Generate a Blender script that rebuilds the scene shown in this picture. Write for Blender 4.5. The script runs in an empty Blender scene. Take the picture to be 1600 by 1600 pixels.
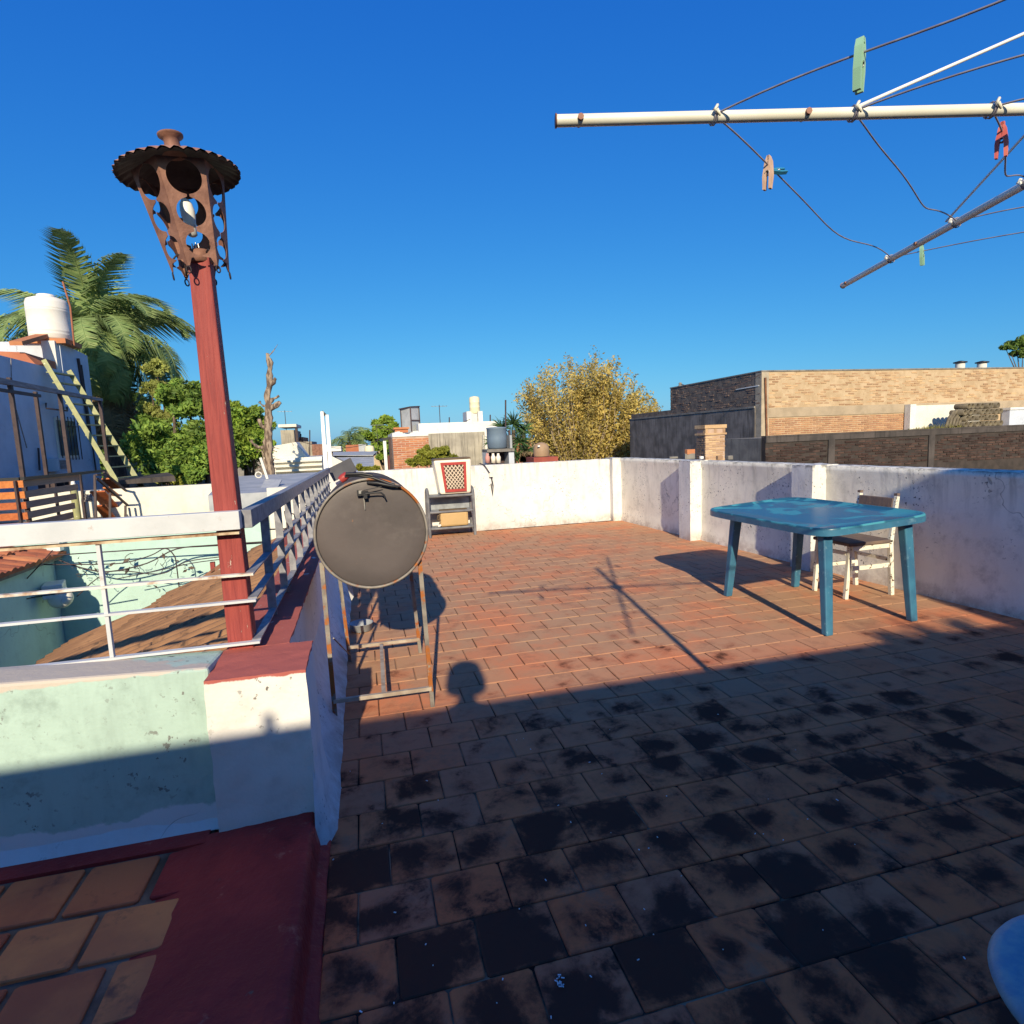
import bpy, math, random
from mathutils import Vector, Matrix, noise
random.seed(7)
S = bpy.context.scene
COL = S.collection
# ------------------------------------------------------------------ camera, sky, sun
CH = 1.42
FPX = 920.0
yaw, pitch, roll = math.radians(14.1), math.radians(6.97), math.radians(2.35)
fw = Vector((math.sin(yaw)*math.cos(pitch), math.cos(yaw)*math.cos(pitch), -math.sin(pitch)))
r0 = fw.cross(Vector((0, 0, 1))).normalized(); u0 = r0.cross(fw)
RR = math.cos(roll)*r0 - math.sin(roll)*u0
UU = math.sin(roll)*r0 + math.cos(roll)*u0
CAM = Vector((0, 0, CH))
cd = bpy.data.cameras.new('camera'); cam = bpy.data.objects.new('camera', cd); COL.objects.link(cam)
M = Matrix.Identity(4)
for i in range(3):
    M[i][0] = RR[i]; M[i][1] = UU[i]; M[i][2] = -fw[i]; M[i][3] = CAM[i]
cam.matrix_world = M
cd.sensor_width = 36; cd.lens = FPX/1600*36; cd.clip_start = 0.02; cd.clip_end = 3000
S.camera = cam
SUN_EL = math.radians(25.6); SUN_AZ = math.radians(9.2)      # light travels towards +Y, a little to +X
w = bpy.data.worlds.new('World'); S.world = w; w.use_nodes = True
nt = w.node_tree; bg = nt.nodes['Background']
sky = nt.nodes.new('ShaderNodeTexSky'); sky.sky_type = 'NISHITA'; sky.sun_disc = False
sky.sun_elevation = SUN_EL; sky.sun_rotation = math.pi + SUN_AZ
sky.altitude = 0; sky.air_density = 1.0; sky.dust_density = 0.6; sky.ozone_density = 3.0
sp_ = nt.nodes.new('ShaderNodeSeparateColor'); cb_ = nt.nodes.new('ShaderNodeCombineColor'); nt.links.new(sky.outputs[0], sp_.inputs[0])
for ci, (gain, gam) in enumerate(((.40, 1.45), (.64, .90), (.81, .40))):      # the deep saturated blue of a clear winter sky
    m1 = nt.nodes.new('ShaderNodeMath'); m1.operation = 'MULTIPLY'; m1.inputs[1].default_value = .1; nt.links.new(sp_.outputs[ci], m1.inputs[0])
    m0 = nt.nodes.new('ShaderNodeMath'); m0.operation = 'MINIMUM'; m0.inputs[1].default_value = 5.0; nt.links.new(m1.outputs[0], m0.inputs[0])
    m2 = nt.nodes.new('ShaderNodeMath'); m2.operation = 'POWER'; m2.inputs[1].default_value = gam; nt.links.new(m0.outputs[0], m2.inputs[0])
    m3 = nt.nodes.new('ShaderNodeMath'); m3.operation = 'MULTIPLY'; m3.inputs[1].default_value = gain*10; nt.links.new(m2.outputs[0], m3.inputs[0]); nt.links.new(m3.outputs[0], cb_.inputs[ci])
nt.links.new(cb_.outputs[0], bg.inputs[0]); bg.inputs[1].default_value = 0.10
ld = bpy.data.lights.new('sun', 'SUN'); ld.energy = 5.0; ld.angle = math.radians(0.65); ld.color = (1.0, 0.86, 0.62)
sun = bpy.data.objects.new('sun', ld); COL.objects.link(sun)
sdir = Vector((math.sin(SUN_AZ)*math.cos(SUN_EL), math.cos(SUN_AZ)*math.cos(SUN_EL), -math.sin(SUN_EL)))
sun.rotation_euler = sdir.to_track_quat('-Z', 'Y').to_euler(); sun.location = (-3, -12, 14)
vs = S.view_settings; vs.view_transform = 'Standard'; vs.look = 'None'; vs.exposure = 0.25; vs.gamma = 1; vs.use_curve_mapping = False
S.cycles.max_bounces = 6; S.cycles.use_denoising = True

def P(px, py, X=None, Y=None, Z=None):
    d = (px-800)/FPX*RR - (py-800)/FPX*UU + fw
    if X is not None: t = X/d.x
    elif Y is not None: t = Y/d.y
    else: t = (Z-CH)/d.z
    return CAM + d*t
def pix(p):
    v = Vector(p)-CAM; z = v.dot(fw)
    return (800+FPX*v.dot(RR)/z, 800-FPX*v.dot(UU)/z, z)

# ------------------------------------------------------------------ mesh helpers
OFF = {}
class MB:
    def __init__(s): s.v = []; s.f = []; s.sm = []
    def add(s, vs_, fs, smooth=False):
        b = len(s.v); s.v += [Vector(v) for v in vs_]
        for f in fs: s.f.append([i+b for i in f]); s.sm.append(smooth)
        return s
    def boxe(s, x0, x1, y0, y1, z0, z1):
        return s.add([(x0,y0,z0),(x1,y0,z0),(x1,y1,z0),(x0,y1,z0),(x0,y0,z1),(x1,y0,z1),(x1,y1,z1),(x0,y1,z1)],
              [(0,3,2,1),(4,5,6,7),(0,1,5,4),(1,2,6,5),(2,3,7,6),(3,0,4,7)])
    def box(s, c, sz, m=None):
        m = m or Matrix.Identity(3); c = Vector(c); h = Vector(sz)/2
        vv = [c + m @ Vector((a*h.x, b*h.y, d*h.z)) for d in (-1, 1) for a, b in ((-1,-1),(1,-1),(1,1),(-1,1))]
        return s.add(vv, [(0,3,2,1),(4,5,6,7),(0,1,5,4),(1,2,6,5),(2,3,7,6),(3,0,4,7)])
    def hexa(s, pts):   # 8 points: bottom ring, top ring
        return s.add(pts, [(0,3,2,1),(4,5,6,7),(0,1,5,4),(1,2,6,5),(2,3,7,6),(3,0,4,7)])
    def bar(s, p, q, w_, h_, up=(0,0,1), w2=None, h2=None):
        p = Vector(p); q = Vector(q); d = (q-p).normalized(); up = Vector(up)
        if abs(d.dot(up)) > .98: up = Vector((0,1,0))
        a = d.cross(up).normalized(); b = a.cross(d)
        w2 = w2 or w_; h2 = h2 or h_
        vv = []
        for c, ww, hh in ((p, w_, h_), (q, w2, h2)):
            vv += [c-a*ww/2-b*hh/2, c+a*ww/2-b*hh/2, c+a*ww/2+b*hh/2, c-a*ww/2+b*hh/2]
        return s.add(vv, [(0,1,2,3),(7,6,5,4),(0,4,5,1),(1,5,6,2),(2,6,7,3),(3,7,4,0)])
    def tube(s, pts, r, n=8, caps=True):
        pts = [Vector(p) for p in pts]; b = len(s.v)
        rs = r if isinstance(r, (list, tuple)) else [r]*len(pts)
        t0 = (pts[1]-pts[0]).normalized(); up = Vector((0,0,1)) if abs(t0.z) < .9 else Vector((1,0,0))
        a = t0.cross(up).normalized(); vv = []; ff = []
        for i, p in enumerate(pts):
            if i == 0: t = t0
            elif i == len(pts)-1: t = (pts[i]-pts[i-1]).normalized()
            else: t = ((pts[i+1]-pts[i]).normalized()+(pts[i]-pts[i-1]).normalized()).normalized()
            a = (a - t*a.dot(t)).normalized(); c = t.cross(a)
            for k in range(n):
                an = 2*math.pi*k/n; vv.append(p+(a*math.cos(an)+c*math.sin(an))*rs[i])
        for i in range(len(pts)-1):
            for k in range(n):
                ff.append((i*n+k, i*n+(k+1) % n, (i+1)*n+(k+1) % n, (i+1)*n+k))
        s.add(vv, ff, True)
        if caps:
            s.add(vv[:n], [tuple(reversed(range(n)))]); s.add(vv[-n:], [tuple(range(n))])
        return s
    def lathe(s, prof, c=(0,0,0), n=24, m=None, wob=None):
        c = Vector(c); m = m or Matrix.Identity(3); vv = []; ff = []
        for r, z in prof:
            for k in range(n):
                an = 2*math.pi*k/n; vv.append(c+m@Vector((r*math.cos(an), r*math.sin(an), z)))
        for i in range(len(prof)-1):
            for k in range(n):
                ff.append((i*n+k, i*n+(k+1) % n, (i+1)*n+(k+1) % n, (i+1)*n+k))
        s.add(vv, ff, True)
        if prof[0][0] > 1e-4: s.add(vv[:n], [tuple(reversed(range(n)))])
        if prof[-1][0] > 1e-4: s.add(vv[-n:], [tuple(range(n))])
        return s
    def quad(s, a, b, c, d): return s.add([a,b,c,d], [(0,1,2,3)])
    def prism(s, poly, z0, z1, m=None, c=(0,0,0)):
        m = m or Matrix.Identity(3); c = Vector(c); n = len(poly)
        vv = [c+m@Vector((x,y,z0)) for x,y in poly]+[c+m@Vector((x,y,z1)) for x,y in poly]
        return s.add(vv, [tuple(reversed(range(n))), tuple(range(n,2*n))]+[(i,(i+1)%n,n+(i+1)%n,n+i) for i in range(n)])
    def build(s, name, mt, parent=None, bevel=0, solid=0, **props):
        off = OFF.get(parent.name, Vector((0,0,0))) if parent else Vector((0,0,0))
        me = bpy.data.meshes.new(name); me.from_pydata([v-off for v in s.v], [], s.f)
        me.polygons.foreach_set('use_smooth', s.sm); me.update()
        me.materials.append(mt)
        o = bpy.data.objects.new(name, me); COL.objects.link(o)
        OFF[o.name] = off
        if parent: o.parent = parent
        if solid:
            md = o.modifiers.new('solid', 'SOLIDIFY'); md.thickness = solid; md.offset = 0
        if bevel:
            md = o.modifiers.new('bevel', 'BEVEL'); md.width = bevel; md.segments = 2; md.limit_method = 'ANGLE'
            md.angle_limit = math.radians(40)
        for k, v in props.items(): o[k] = v
        return o
def thing(name, label, cat, loc, group=None):
    o = bpy.data.objects.new(name, None); COL.objects.link(o); o.location = loc; o.empty_display_size = .2
    OFF[o.name] = Vector(loc); o['label'] = label; o['category'] = cat
    if group: o['group'] = group
    return o
def tag(o, label, cat, group=None):
    o['label'] = label; o['category'] = cat
    if group: o['group'] = group
    return o
def struct(o): o['kind'] = 'structure'; return o
def stuff(o): o['kind'] = 'stuff'; return o
def inst(name, me, loc, rot, parent, scale=None):
    o = bpy.data.objects.new(name, me); COL.objects.link(o)
    off = OFF.get(parent.name, Vector((0,0,0)))
    o.location = Vector(loc)-off; o.rotation_euler = rot; o.parent = parent
    if scale: o.scale = scale
    return o
def copy_tree(o, dloc=None, parent=None):
    c = o.copy(); COL.objects.link(c); OFF[c.name] = OFF.get(o.name, Vector())
    if parent: c.parent = parent
    for ch in [k for k in COL.objects if k.parent == o]: copy_tree(ch, None, c)
    return c
def rotz(a): return Matrix.Rotation(a, 3, 'Z')
def nz(p, s=1.0): return noise.noise(Vector(p)*s)

# ------------------------------------------------------------------ materials
class NB:
    def __init__(s, name):
        s.m = bpy.data.materials.new(name); s.m.use_nodes = True; s.t = s.m.node_tree
        s.b = s.t.nodes['Principled BSDF']
    def n(s, ty, **kw):
        x = s.t.nodes.new(ty)
        for k, v in kw.items(): setattr(x, k, v)
        return x
    def set(s, sock, v):
        if hasattr(v, 'is_output') or isinstance(v, bpy.types.NodeSocket): s.t.links.new(v, sock)
        elif v is not None:
            if sock.type == 'RGBA' and len(v) == 3: v = (*v, 1)
            sock.default_value = v
    def coord(s, world=False):
        if world: return s.n('ShaderNodeNewGeometry').outputs['Position']
        return s.n('ShaderNodeTexCoord').outputs['Object']
    def map(s, v, sc=(1,1,1), loc=(0,0,0)):
        x = s.n('ShaderNodeMapping'); s.set(x.inputs['Vector'], v); x.inputs['Scale'].default_value = sc; x.inputs['Location'].default_value = loc
        return x.outputs[0]
    def noise(s, v, sc, det=4, rough=.55, dist=0):
        x = s.n('ShaderNodeTexNoise'); s.set(x.inputs['Vector'], v); x.inputs['Scale'].default_value = sc
        x.inputs['Detail'].default_value = det; x.inputs['Roughness'].default_value = rough; x.inputs['Distortion'].default_value = dist
        return x.outputs['Fac']
    def vor(s, v, sc, feat='F1'):
        x = s.n('ShaderNodeTexVoronoi', feature=feat); s.set(x.inputs['Vector'], v); x.inputs['Scale'].default_value = sc
        return x.outputs['Distance']
    def step(s, v, lo, hi, a=0., b=1.):
        x = s.n('ShaderNodeMapRange', interpolation_type='SMOOTHSTEP'); s.set(x.inputs[0], v)
        s.set(x.inputs[1], lo); s.set(x.inputs[2], hi); s.set(x.inputs[3], a); s.set(x.inputs[4], b)
        return x.outputs[0]
    def math(s, op, a, b=None, c=None):
        x = s.n('ShaderNodeMath', operation=op); s.set(x.inputs[0], a)
        if b is not None: s.set(x.inputs[1], b)
        if c is not None: s.set(x.inputs[2], c)
        return x.outputs[0]
    def mix(s, f, a, b, mode='MIX'):
        x = s.n('ShaderNodeMix', data_type='RGBA', blend_type=mode)
        s.set(x.inputs[0], f); s.set(x.inputs[6], a); s.set(x.inputs[7], b)
        return x.outputs[2]
    def bump(s, h, strength=.3, dist=.01):
        x = s.n('ShaderNodeBump'); s.set(x.inputs['Height'], h); x.inputs['Strength'].default_value = strength; x.inputs['Distance'].default_value = dist
        s.set(s.b.inputs['Normal'], x.outputs[0])
    def out(s, col, rough=.8, metal=0, spec=.3):
        s.set(s.b.inputs['Base Color'], col); s.set(s.b.inputs['Roughness'], rough)
        s.set(s.b.inputs['Metallic'], metal); s.b.inputs['Specular IOR Level'].default_value = spec
        return s.m

def mat(name, c, c2=None, sc=3, det=5, rough=.8, bump=0, bsc=40, metal=0, spec=.3, spots=None, world=False, stretch=(1,1,1), lo=.35, hi=.65, rnd=0, streak=None):
    k = NB(name); v = k.coord(world); vv = k.map(v, stretch)
    col = k.mix(k.step(k.noise(vv, sc, det), lo, hi), c, c2 or tuple(x*.8 for x in c))
    if streak:       # colour, amount: vertical rain streaks
        f = k.step(k.noise(k.map(v, (9, 9, .7)), 1.6, 4), .48, .75, 0., streak[1]); col = k.mix(f, col, streak[0])
    if spots:        # (colour, scale, lo, hi)
        for sp in (spots if isinstance(spots, list) else [spots]):
            col = k.mix(k.step(k.noise(v, sp[1], 6, .65), sp[2], sp[3]), col, sp[0])
    if rnd:
        r = k.n('ShaderNodeNewGeometry').outputs['Random Per Island'] if rnd > 0 else k.n('ShaderNodeObjectInfo').outputs['Random']
        h = k.n('ShaderNodeHueSaturation'); k.set(h.inputs['Color'], col); k.set(h.inputs['Value'], k.step(r, 0, 1, 1-abs(rnd), 1+abs(rnd)))
        k.set(h.inputs['Hue'], k.step(r, 0, 1, .494, .506)); col = h.outputs[0]
    if bump: k.bump(k.noise(v, bsc, 5, .6), bump, .01)
    return k.out(col, rough, metal, spec)

def plaster(name, c, dirt=(.16,.15,.14), amount=.5, base=None, topc=None, rough=.9, cracks=True, specks=.5, drip=0):
    k = NB(name); v = k.coord(True)
    n1 = k.noise(v, 1.3, 6, .6); n2 = k.noise(v, 7, 6, .7)
    col = k.mix(k.step(n1, .3, .7), c, tuple(x*.86 for x in c))
    col = k.mix(k.step(n2, .48, .78, 0., amount*.75), col, tuple(x*.42 for x in c)); col = k.mix(k.step(k.noise(k.map(v, (5,5,1.2)), 1.5, 5, .6), .5, .75, 0., amount*.5), col, tuple(x*.5 for x in c))
    sx = k.noise(v, 38, 3, .6); gate = k.step(k.noise(v, 2.3, 2), .45, .62)
    col = k.mix(k.math('MULTIPLY', k.step(sx, .66-.05*min(1,specks), .72-.05*min(1,specks)), k.math('MULTIPLY', gate, specks)), col, dirt)
    sep = k.n('ShaderNodeSeparateXYZ'); k.set(sep.inputs[0], v); z = sep.outputs['Z']
    if drip:    # rain streaks and grime below the coping, splash dirt at the foot
        st = k.step(k.noise(k.map(v, (11,11,.9)), 1.5, 5, .6), .50, .72); fal = k.step(z, drip-.45, drip-.01)
        col = k.mix(k.math('MULTIPLY', k.math('MULTIPLY', st, fal), .55), col, tuple(x*.38 for x in c))
        col = k.mix(k.math('MULTIPLY', k.step(k.math('ADD', z, k.math('MULTIPLY', n2, .06)), drip+.01, drip+.05), k.step(k.noise(v, 16, 4), .45, .6, 0., .8)), col, (.10,.10,.09))
        col = k.mix(k.math('MULTIPLY', k.step(z, .16, .0), k.step(n2, .35, .6, .2, .7)), col, (.38,.30,.25))
    if base:    # (z level, colour): another paint along the foot with a ragged edge
        zz = k.math('ADD', z, k.math('MULTIPLY', k.math('SUBTRACT', k.noise(v, 6, 5), .5), .14))
        col = k.mix(k.step(zz, base[0]+.006, base[0]-.006), col, base[1])
    if topc:
        zz = k.math('ADD', z, k.math('MULTIPLY', k.math('SUBTRACT', k.noise(v, 14, 5), .5), .035))
        col = k.mix(k.step(zz, topc[0]-.003, topc[0]+.003), col, topc[1])
    h = k.math('ADD', k.noise(v, 9, 6, .6), k.math('MULTIPLY', k.noise(v, 60, 4), .35))
    if cracks:
        cr = k.math('ABSOLUTE', k.math('SUBTRACT', k.noise(v, .55, 5, .55), .5))
        cf = k.step(cr, .0018, .0003, 0., 1.); cf = k.math('MULTIPLY', cf, k.step(k.noise(v, 1.1, 2), .50, .60))
        col = k.mix(k.math('MULTIPLY', cf, .75), col, tuple(x*.35 for x in c)); h = k.math('SUBTRACT', h, cf)
    k.bump(h, .35, .012)
    return k.out(col, rough, 0, .2)

PX, PY, PY0 = .23, .2085, 1.395
def tile_material():
    k = NB('terracotta_tile'); v = k.coord(True)
    sep = k.n('ShaderNodeSeparateXYZ'); k.set(sep.inputs[0], v); x, y = sep.outputs['X'], sep.outputs['Y']
    ry = k.math('DIVIDE', k.math('SUBTRACT', y, PY0), PY); row = k.math('FLOOR', ry)
    par = k.math('FLOORED_MODULO', row, 2.0)
    rx = k.math('DIVIDE', k.math('SUBTRACT', x, k.math('MULTIPLY', par, .125)), PX); colm = k.math('FLOOR', rx)
    u = k.math('SUBTRACT', k.math('SUBTRACT', rx, colm), .5); vv = k.math('SUBTRACT', k.math('SUBTRACT', ry, row), .5)
    cid = k.n('ShaderNodeCombineXYZ'); k.set(cid.inputs[0], colm); k.set(cid.inputs[1], row)
    wn = k.n('ShaderNodeTexWhiteNoise', noise_dimensions='2D'); k.set(wn.inputs['Vector'], cid.outputs[0])
    s2 = k.n('ShaderNodeSeparateXYZ'); k.set(s2.inputs[0], wn.outputs['Color']); r1, r2, r3 = s2.outputs
    big = k.noise(v, .9, 3); fine = k.noise(v, 11, 6, .68, .4); grain = k.noise(v, 70, 5, .7)
    base = k.mix(r1, (.78,.175,.065), (.84,.225,.085))  # extra red painted in to warm the shaded near end
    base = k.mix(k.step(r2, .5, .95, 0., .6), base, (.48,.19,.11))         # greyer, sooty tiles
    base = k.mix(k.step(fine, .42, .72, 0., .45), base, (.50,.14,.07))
    base = k.mix(k.math('MULTIPLY', k.step(y, 1.5, 3.9, 0., 1.), k.step(k.noise(v, 1.7, 5, .65), .34, .58, .55, .95)), base, (.47,.285,.17))   # dusty patches, ramped by depth to paint the sunlit half paler
    base = k.mix(k.step(k.noise(v, 4.5, 6, .72), .50, .68, 0., .62), base, (.33,.17,.105))
    base = k.mix(k.step(grain, .62, .75, 0., .35), base, (.13,.07,.05))
    # black mildew: in the tiles and across the joints; heavy where the floor hardly ever dries (near end)
    ud = k.math('ADD', u, k.math('MULTIPLY', k.math('SUBTRACT', r3, .5), .5)); vd = k.math('ADD', vv, k.math('MULTIPLY', k.math('SUBTRACT', r2, .5), .4))
    dist = k.math('SQRT', k.math('ADD', k.math('MULTIPLY', ud, ud), k.math('MULTIPLY', vd, vd)))
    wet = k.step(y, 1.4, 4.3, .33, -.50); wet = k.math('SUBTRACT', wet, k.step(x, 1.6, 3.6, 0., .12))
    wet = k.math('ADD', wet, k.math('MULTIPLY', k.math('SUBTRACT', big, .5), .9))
    mid = k.math('SUBTRACT', k.noise(v, 5.5, 7, .72, .3), .5); fz = k.math('SUBTRACT', fine, .5)
    b1 = k.math('ADD', k.math('ADD', wet, k.math('MULTIPLY', k.math('SUBTRACT', r1, .5), .62)), k.math('SUBTRACT', .22, k.math('MULTIPLY', dist, .95)))
    b1 = k.math('ADD', b1, k.math('ADD', k.math('MULTIPLY', mid, 1.5), k.math('MULTIPLY', fz, .8)))
    b2 = k.math('ADD', k.math('MULTIPLY', wet, .8), k.math('ADD', k.math('MULTIPLY', mid, 2.6), k.math('ADD', k.math('MULTIPLY', fz, 1.2), -.34)))
    b2 = k.math('ADD', b2, .06); blob = k.math('MAXIMUM', b1, b2)
    halo = k.step(blob, -.30, .15); mold = k.step(blob, -.02, .38)
    col = k.mix(k.math('MULTIPLY', halo, .38), base, (.34,.085,.045))
    col = k.mix(k.math('MULTIPLY', mold, .90), col, (.062,.030,.023))
    edge = k.math('MAXIMUM', k.math('ABSOLUTE', u), k.math('ABSOLUTE', vv))
    col = k.mix(k.step(edge, .46, .5, 0., .4), col, (.14,.08,.06))
    k.bump(k.math('ADD', fine, k.math('MULTIPLY', grain, .5)), .35, .004)
    k.out(col, 1.0, 0, .0)
    return k.m
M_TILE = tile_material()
M_MORTAR = mat('mortar', (.07,.035,.028), (.36,.22,.14), sc=4, rough=.95, bump=.5, bsc=60, spots=((.025,.014,.012), 3, .40, .6), world=True, spec=0)
M_TILE2 = mat('raised_tile', (.66,.20,.08), (.52,.15,.07), sc=5, rough=.9, spec=.03, bump=.25, bsc=50, rnd=-.18, spots=[((.20,.08,.055), 9, .55, .75)], world=True)
M_MORTAR2 = mat('grey_mortar', (.26,.17,.12), (.11,.075,.055), sc=6, rough=.95, spec=0, bump=.7, bsc=50, world=True)
M_RED = mat('red_floor_paint', (.44,.05,.04), (.30,.035,.032), sc=4, rough=.55, bump=1.0, bsc=22, world=True, spots=[((.52,.14,.09), 9, .62, .72), ((.14,.02,.02), 5, .55, .75), ((.20,.10,.08), 26, .66, .74)], spec=.08)
M_PARA = plaster('parapet_white_red_top', (.80,.77,.72), topc=(.632, (.42,.12,.10)), amount=.35, specks=1)
M_WHITE = plaster('white_wall_paint', (.76,.755,.73), amount=.55, specks=.9, drip=1.04)
M_WHITE2 = plaster('old_white_wall_paint', (.88,.84,.73), dirt=(.10,.10,.10), amount=.8, specks=1, drip=1.04)
M_MINT_LOW = plaster('mint_low_wall', (.47,.63,.56), amount=.8, base=(.17, (.70,.70,.70)), topc=(.665, (.55,.49,.42)), specks=1)
M_MINT = plaster('mint_wall', (.50,.69,.62), amount=.3, specks=.4)
M_RAIL = mat('white_rail_paint', (.60,.62,.64), (.52,.54,.56), sc=6, rough=.5, bump=.1, spots=[((.32,.17,.08), 9, .63, .72), ((.45,.40,.36), 22, .62, .8)], spec=.4)
M_RAILDK = mat('grey_rail_paint', (.30,.30,.32), (.20,.20,.22), sc=3, rough=.55, stretch=(9,9,9), spots=((.30,.18,.11), 8, .64, .76))
M_POST = None
def post_mat():
    k = NB('red_post_paint'); v = k.coord(); g = k.noise(k.map(v, (30,30,1.6)), 2.5, 6, .65, .6)
    col = k.mix(k.step(g, .35, .7), (.33,.065,.055), (.23,.042,.04))
    ch = k.noise(k.map(v, (10,10,1.8)), 3.2, 6, .75); col = k.mix(k.step(ch, .645, .675), col, (.62,.48,.40))
    k.bump(k.math('SUBTRACT', g, k.step(ch, .64, .68)), .6, .008); return k.out(col, .65, 0, .3)
M_POST = post_mat()
M_RUSTM = mat('rusty_brown_metal', (.29,.145,.10), (.18,.085,.06), sc=12, rough=.65, bump=.25, bsc=60, spots=((.13,.06,.045), 30, .58, .75), metal=.15)
M_DARKM = mat('dark_lantern_metal', (.028,.022,.026), (.07,.05,.05), sc=9, rough=.6, bump=.3, bsc=40, lo=.45, hi=.75)  # near-black metal of the hood lining, rings and brackets
M_HOODTOP = mat('faded_copper_metal', (.38,.21,.14), (.27,.13,.09), sc=14, rough=.7, bump=.2)
M_BULB = mat('bulb_opal', (.85,.84,.80), rough=.25, spec=.5)
M_CER = mat('socket_grey', (.45,.43,.40), rough=.5)
M_WIRE = mat('galvanised_wire', (.32,.30,.33), (.22,.2,.24), sc=30, rough=.5, metal=.3)
M_ARM = mat('cream_pipe_paint', (.78,.76,.66), (.70,.66,.54), sc=5, rough=.4, spec=.5, spots=[((.30,.11,.04), 13, .66, .72),((.42,.20,.08), 40, .68, .74)])
M_STAY = mat('white_stay_paint', (.82,.82,.8), rough=.4)
M_DRUM = mat('grey_heatproof_paint', (.108,.090,.088), (.085,.072,.071), sc=3, rough=.5, bump=.25, bsc=5, spec=.35, spots=[((.19,.165,.155), 1.7, .48, .7), ((.07,.06,.058), 3.1, .56, .75), ((.24,.12,.07), 15, .69, .75)], metal=.1)
M_DRUMSIDE = mat('sooty_black_steel', (.05,.045,.045), (.10,.085,.08), sc=9, rough=.8, metal=0)
M_CHROME = mat('bare_steel', (.55,.54,.52), (.4,.38,.35), sc=20, rough=.35, metal=.8)
M_BLACK = mat('black_paint', (.022,.022,.026), rough=.45, spec=.4)
M_LEG = mat('angle_iron', (.30,.27,.23), (.17,.15,.14), sc=8, rough=.6, metal=.3, spots=[((.36,.12,.03), 4, .5, .56), ((.34,.10,.03), 13, .58, .7)], bump=.2)
M_BLUE = mat('blue_plastic', (.045,.17,.27), (.035,.12,.21), sc=7, rough=.42, spec=.45, spots=[((.22,.38,.46), 26, .60, .74), ((.16,.30,.38), 7, .58, .75)], bump=.1, bsc=20)
def tabletop_mat():
    k = NB('wet_blue_plastic_top'); v = k.coord(); n = k.noise(v, 2.6, 3, .5, 1.2); m = k.step(n, .45, .50)
    col = k.mix(m, (.055,.27,.33), (.024,.11,.17)); col = k.mix(k.step(k.noise(v, 9, 6, .7), .62, .7, 0., .7), col, (.16,.22,.25))
    k.bump(k.noise(v, 30, 4), .1, .004)
    return k.out(col, k.step(m, 0., 1., .55, .32), 0, .4)
M_TOP = tabletop_mat()
M_CHAIRW = mat('chipped_white_paint', (.80,.79,.68), (.72,.70,.58), sc=8, rough=.6, spots=((.10,.06,.04), 34, .60, .63), bump=.2)
M_SEAT = mat('weathered_seat_board', (.19,.135,.105), (.13,.10,.09), sc=6, rough=.85, stretch=(1,8,1), bump=.3)
M_STOOL = mat('light_blue_plastic', (.22,.34,.36), (.14,.27,.35), sc=40, rough=.5, spec=.4, bump=.15, bsc=200)
M_GREYM = mat('grey_plastic_tube', (.12,.12,.13), (.20,.20,.21), sc=7, rough=.5)
M_SHEET = mat('clouded_shelf_sheet', (.32,.34,.36), (.2,.21,.23), sc=6, rough=.4)
M_CREAM = mat('cream_plastic', (.82,.76,.64), (.74,.66,.54), sc=4, rough=.5, spots=((.4,.28,.2), 14, .68, .8))
M_REDP = mat('red_plastic', (.40,.05,.045), (.34,.045,.04), sc=6, rough=.45)
M_LATT = mat('beige_lattice', (.68,.55,.42), rough=.6)
M_TAN = mat('tan_case', (.50,.34,.16), (.46,.31,.14), sc=3, rough=.5)
M_TANDK = mat('brown_case_top', (.16,.11,.06), rough=.6)
M_CONC = mat('grey_concrete', (.26,.24,.21), (.18,.165,.15), sc=2.5, rough=.95, bump=.4, bsc=25, streak=((.09,.085,.08), .6))
M_SOOT = mat('dark_mouldy_render', (.095,.08,.075), (.055,.048,.046), sc=1.6, rough=.95, bump=.4, bsc=20, streak=((.03,.028,.027), .75), spots=((.22,.20,.18), 9, .66, .8))
M_STREAK = mat('streaked_grey_render', (.42,.38,.31), (.30,.27,.22), sc=2, rough=.95, streak=((.09,.08,.07), .85), bump=.3)
M_BRK_TAN = mat('tan_rough_brick', (.50,.33,.19), (.38,.23,.13), sc=1.5, rough=.95, bump=.6, bsc=18, rnd=-.22, world=True)
M_BRK_TAN2 = mat('tan_rough_brick_mass', (.50,.33,.19), (.38,.23,.13), sc=1.5, rough=.95, bump=.6, bsc=18, rnd=.22, world=True)
M_MORT_TAN = mat('tan_mortar', (.52,.39,.25), (.42,.30,.18), sc=3, rough=.95, bump=.6, bsc=14, spots=((.24,.15,.09), 8, .6, .72))
M_BRK_DK = mat('dark_brick', (.075,.042,.034), (.045,.029,.026), sc=3, rough=.95, bump=.6, bsc=20, rnd=-.35, world=True)
M_BRK_DK2 = mat('dark_brick_mass', (.27,.18,.13), (.16,.11,.085), sc=3, rough=.95, bump=.6, bsc=20, rnd=.3, world=True)
M_MORT_DK = mat('dark_mortar', (.20,.16,.13), (.11,.09,.08), sc=4, rough=.95, bump=.6, bsc=20)
M_BRK_OR = mat('orange_brick', (.48,.19,.09), (.40,.15,.075), sc=2, rough=.9, bump=.3, rnd=-.12, world=True)
M_MORT_OR = mat('pale_mortar', (.50,.36,.27), (.42,.28,.2), sc=4, rough=.95)
M_ROOFT = mat('clay_roof_tile', (.46,.17,.08), (.36,.12,.06), sc=6, rough=.85, bump=.3, rnd=-.2, spots=((.20,.10,.07), 9, .6, .72), world=True)
M_BROWNR = mat('brown_corrugated_roof', (.36,.19,.09), (.25,.13,.065), sc=2.5, rough=.9, bump=.3, spots=((.09,.055,.035), 7, .56, .7))
M_REDROOF = mat('red_painted_slab', (.33,.08,.055), (.26,.06,.045), sc=3, rough=.8)
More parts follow.
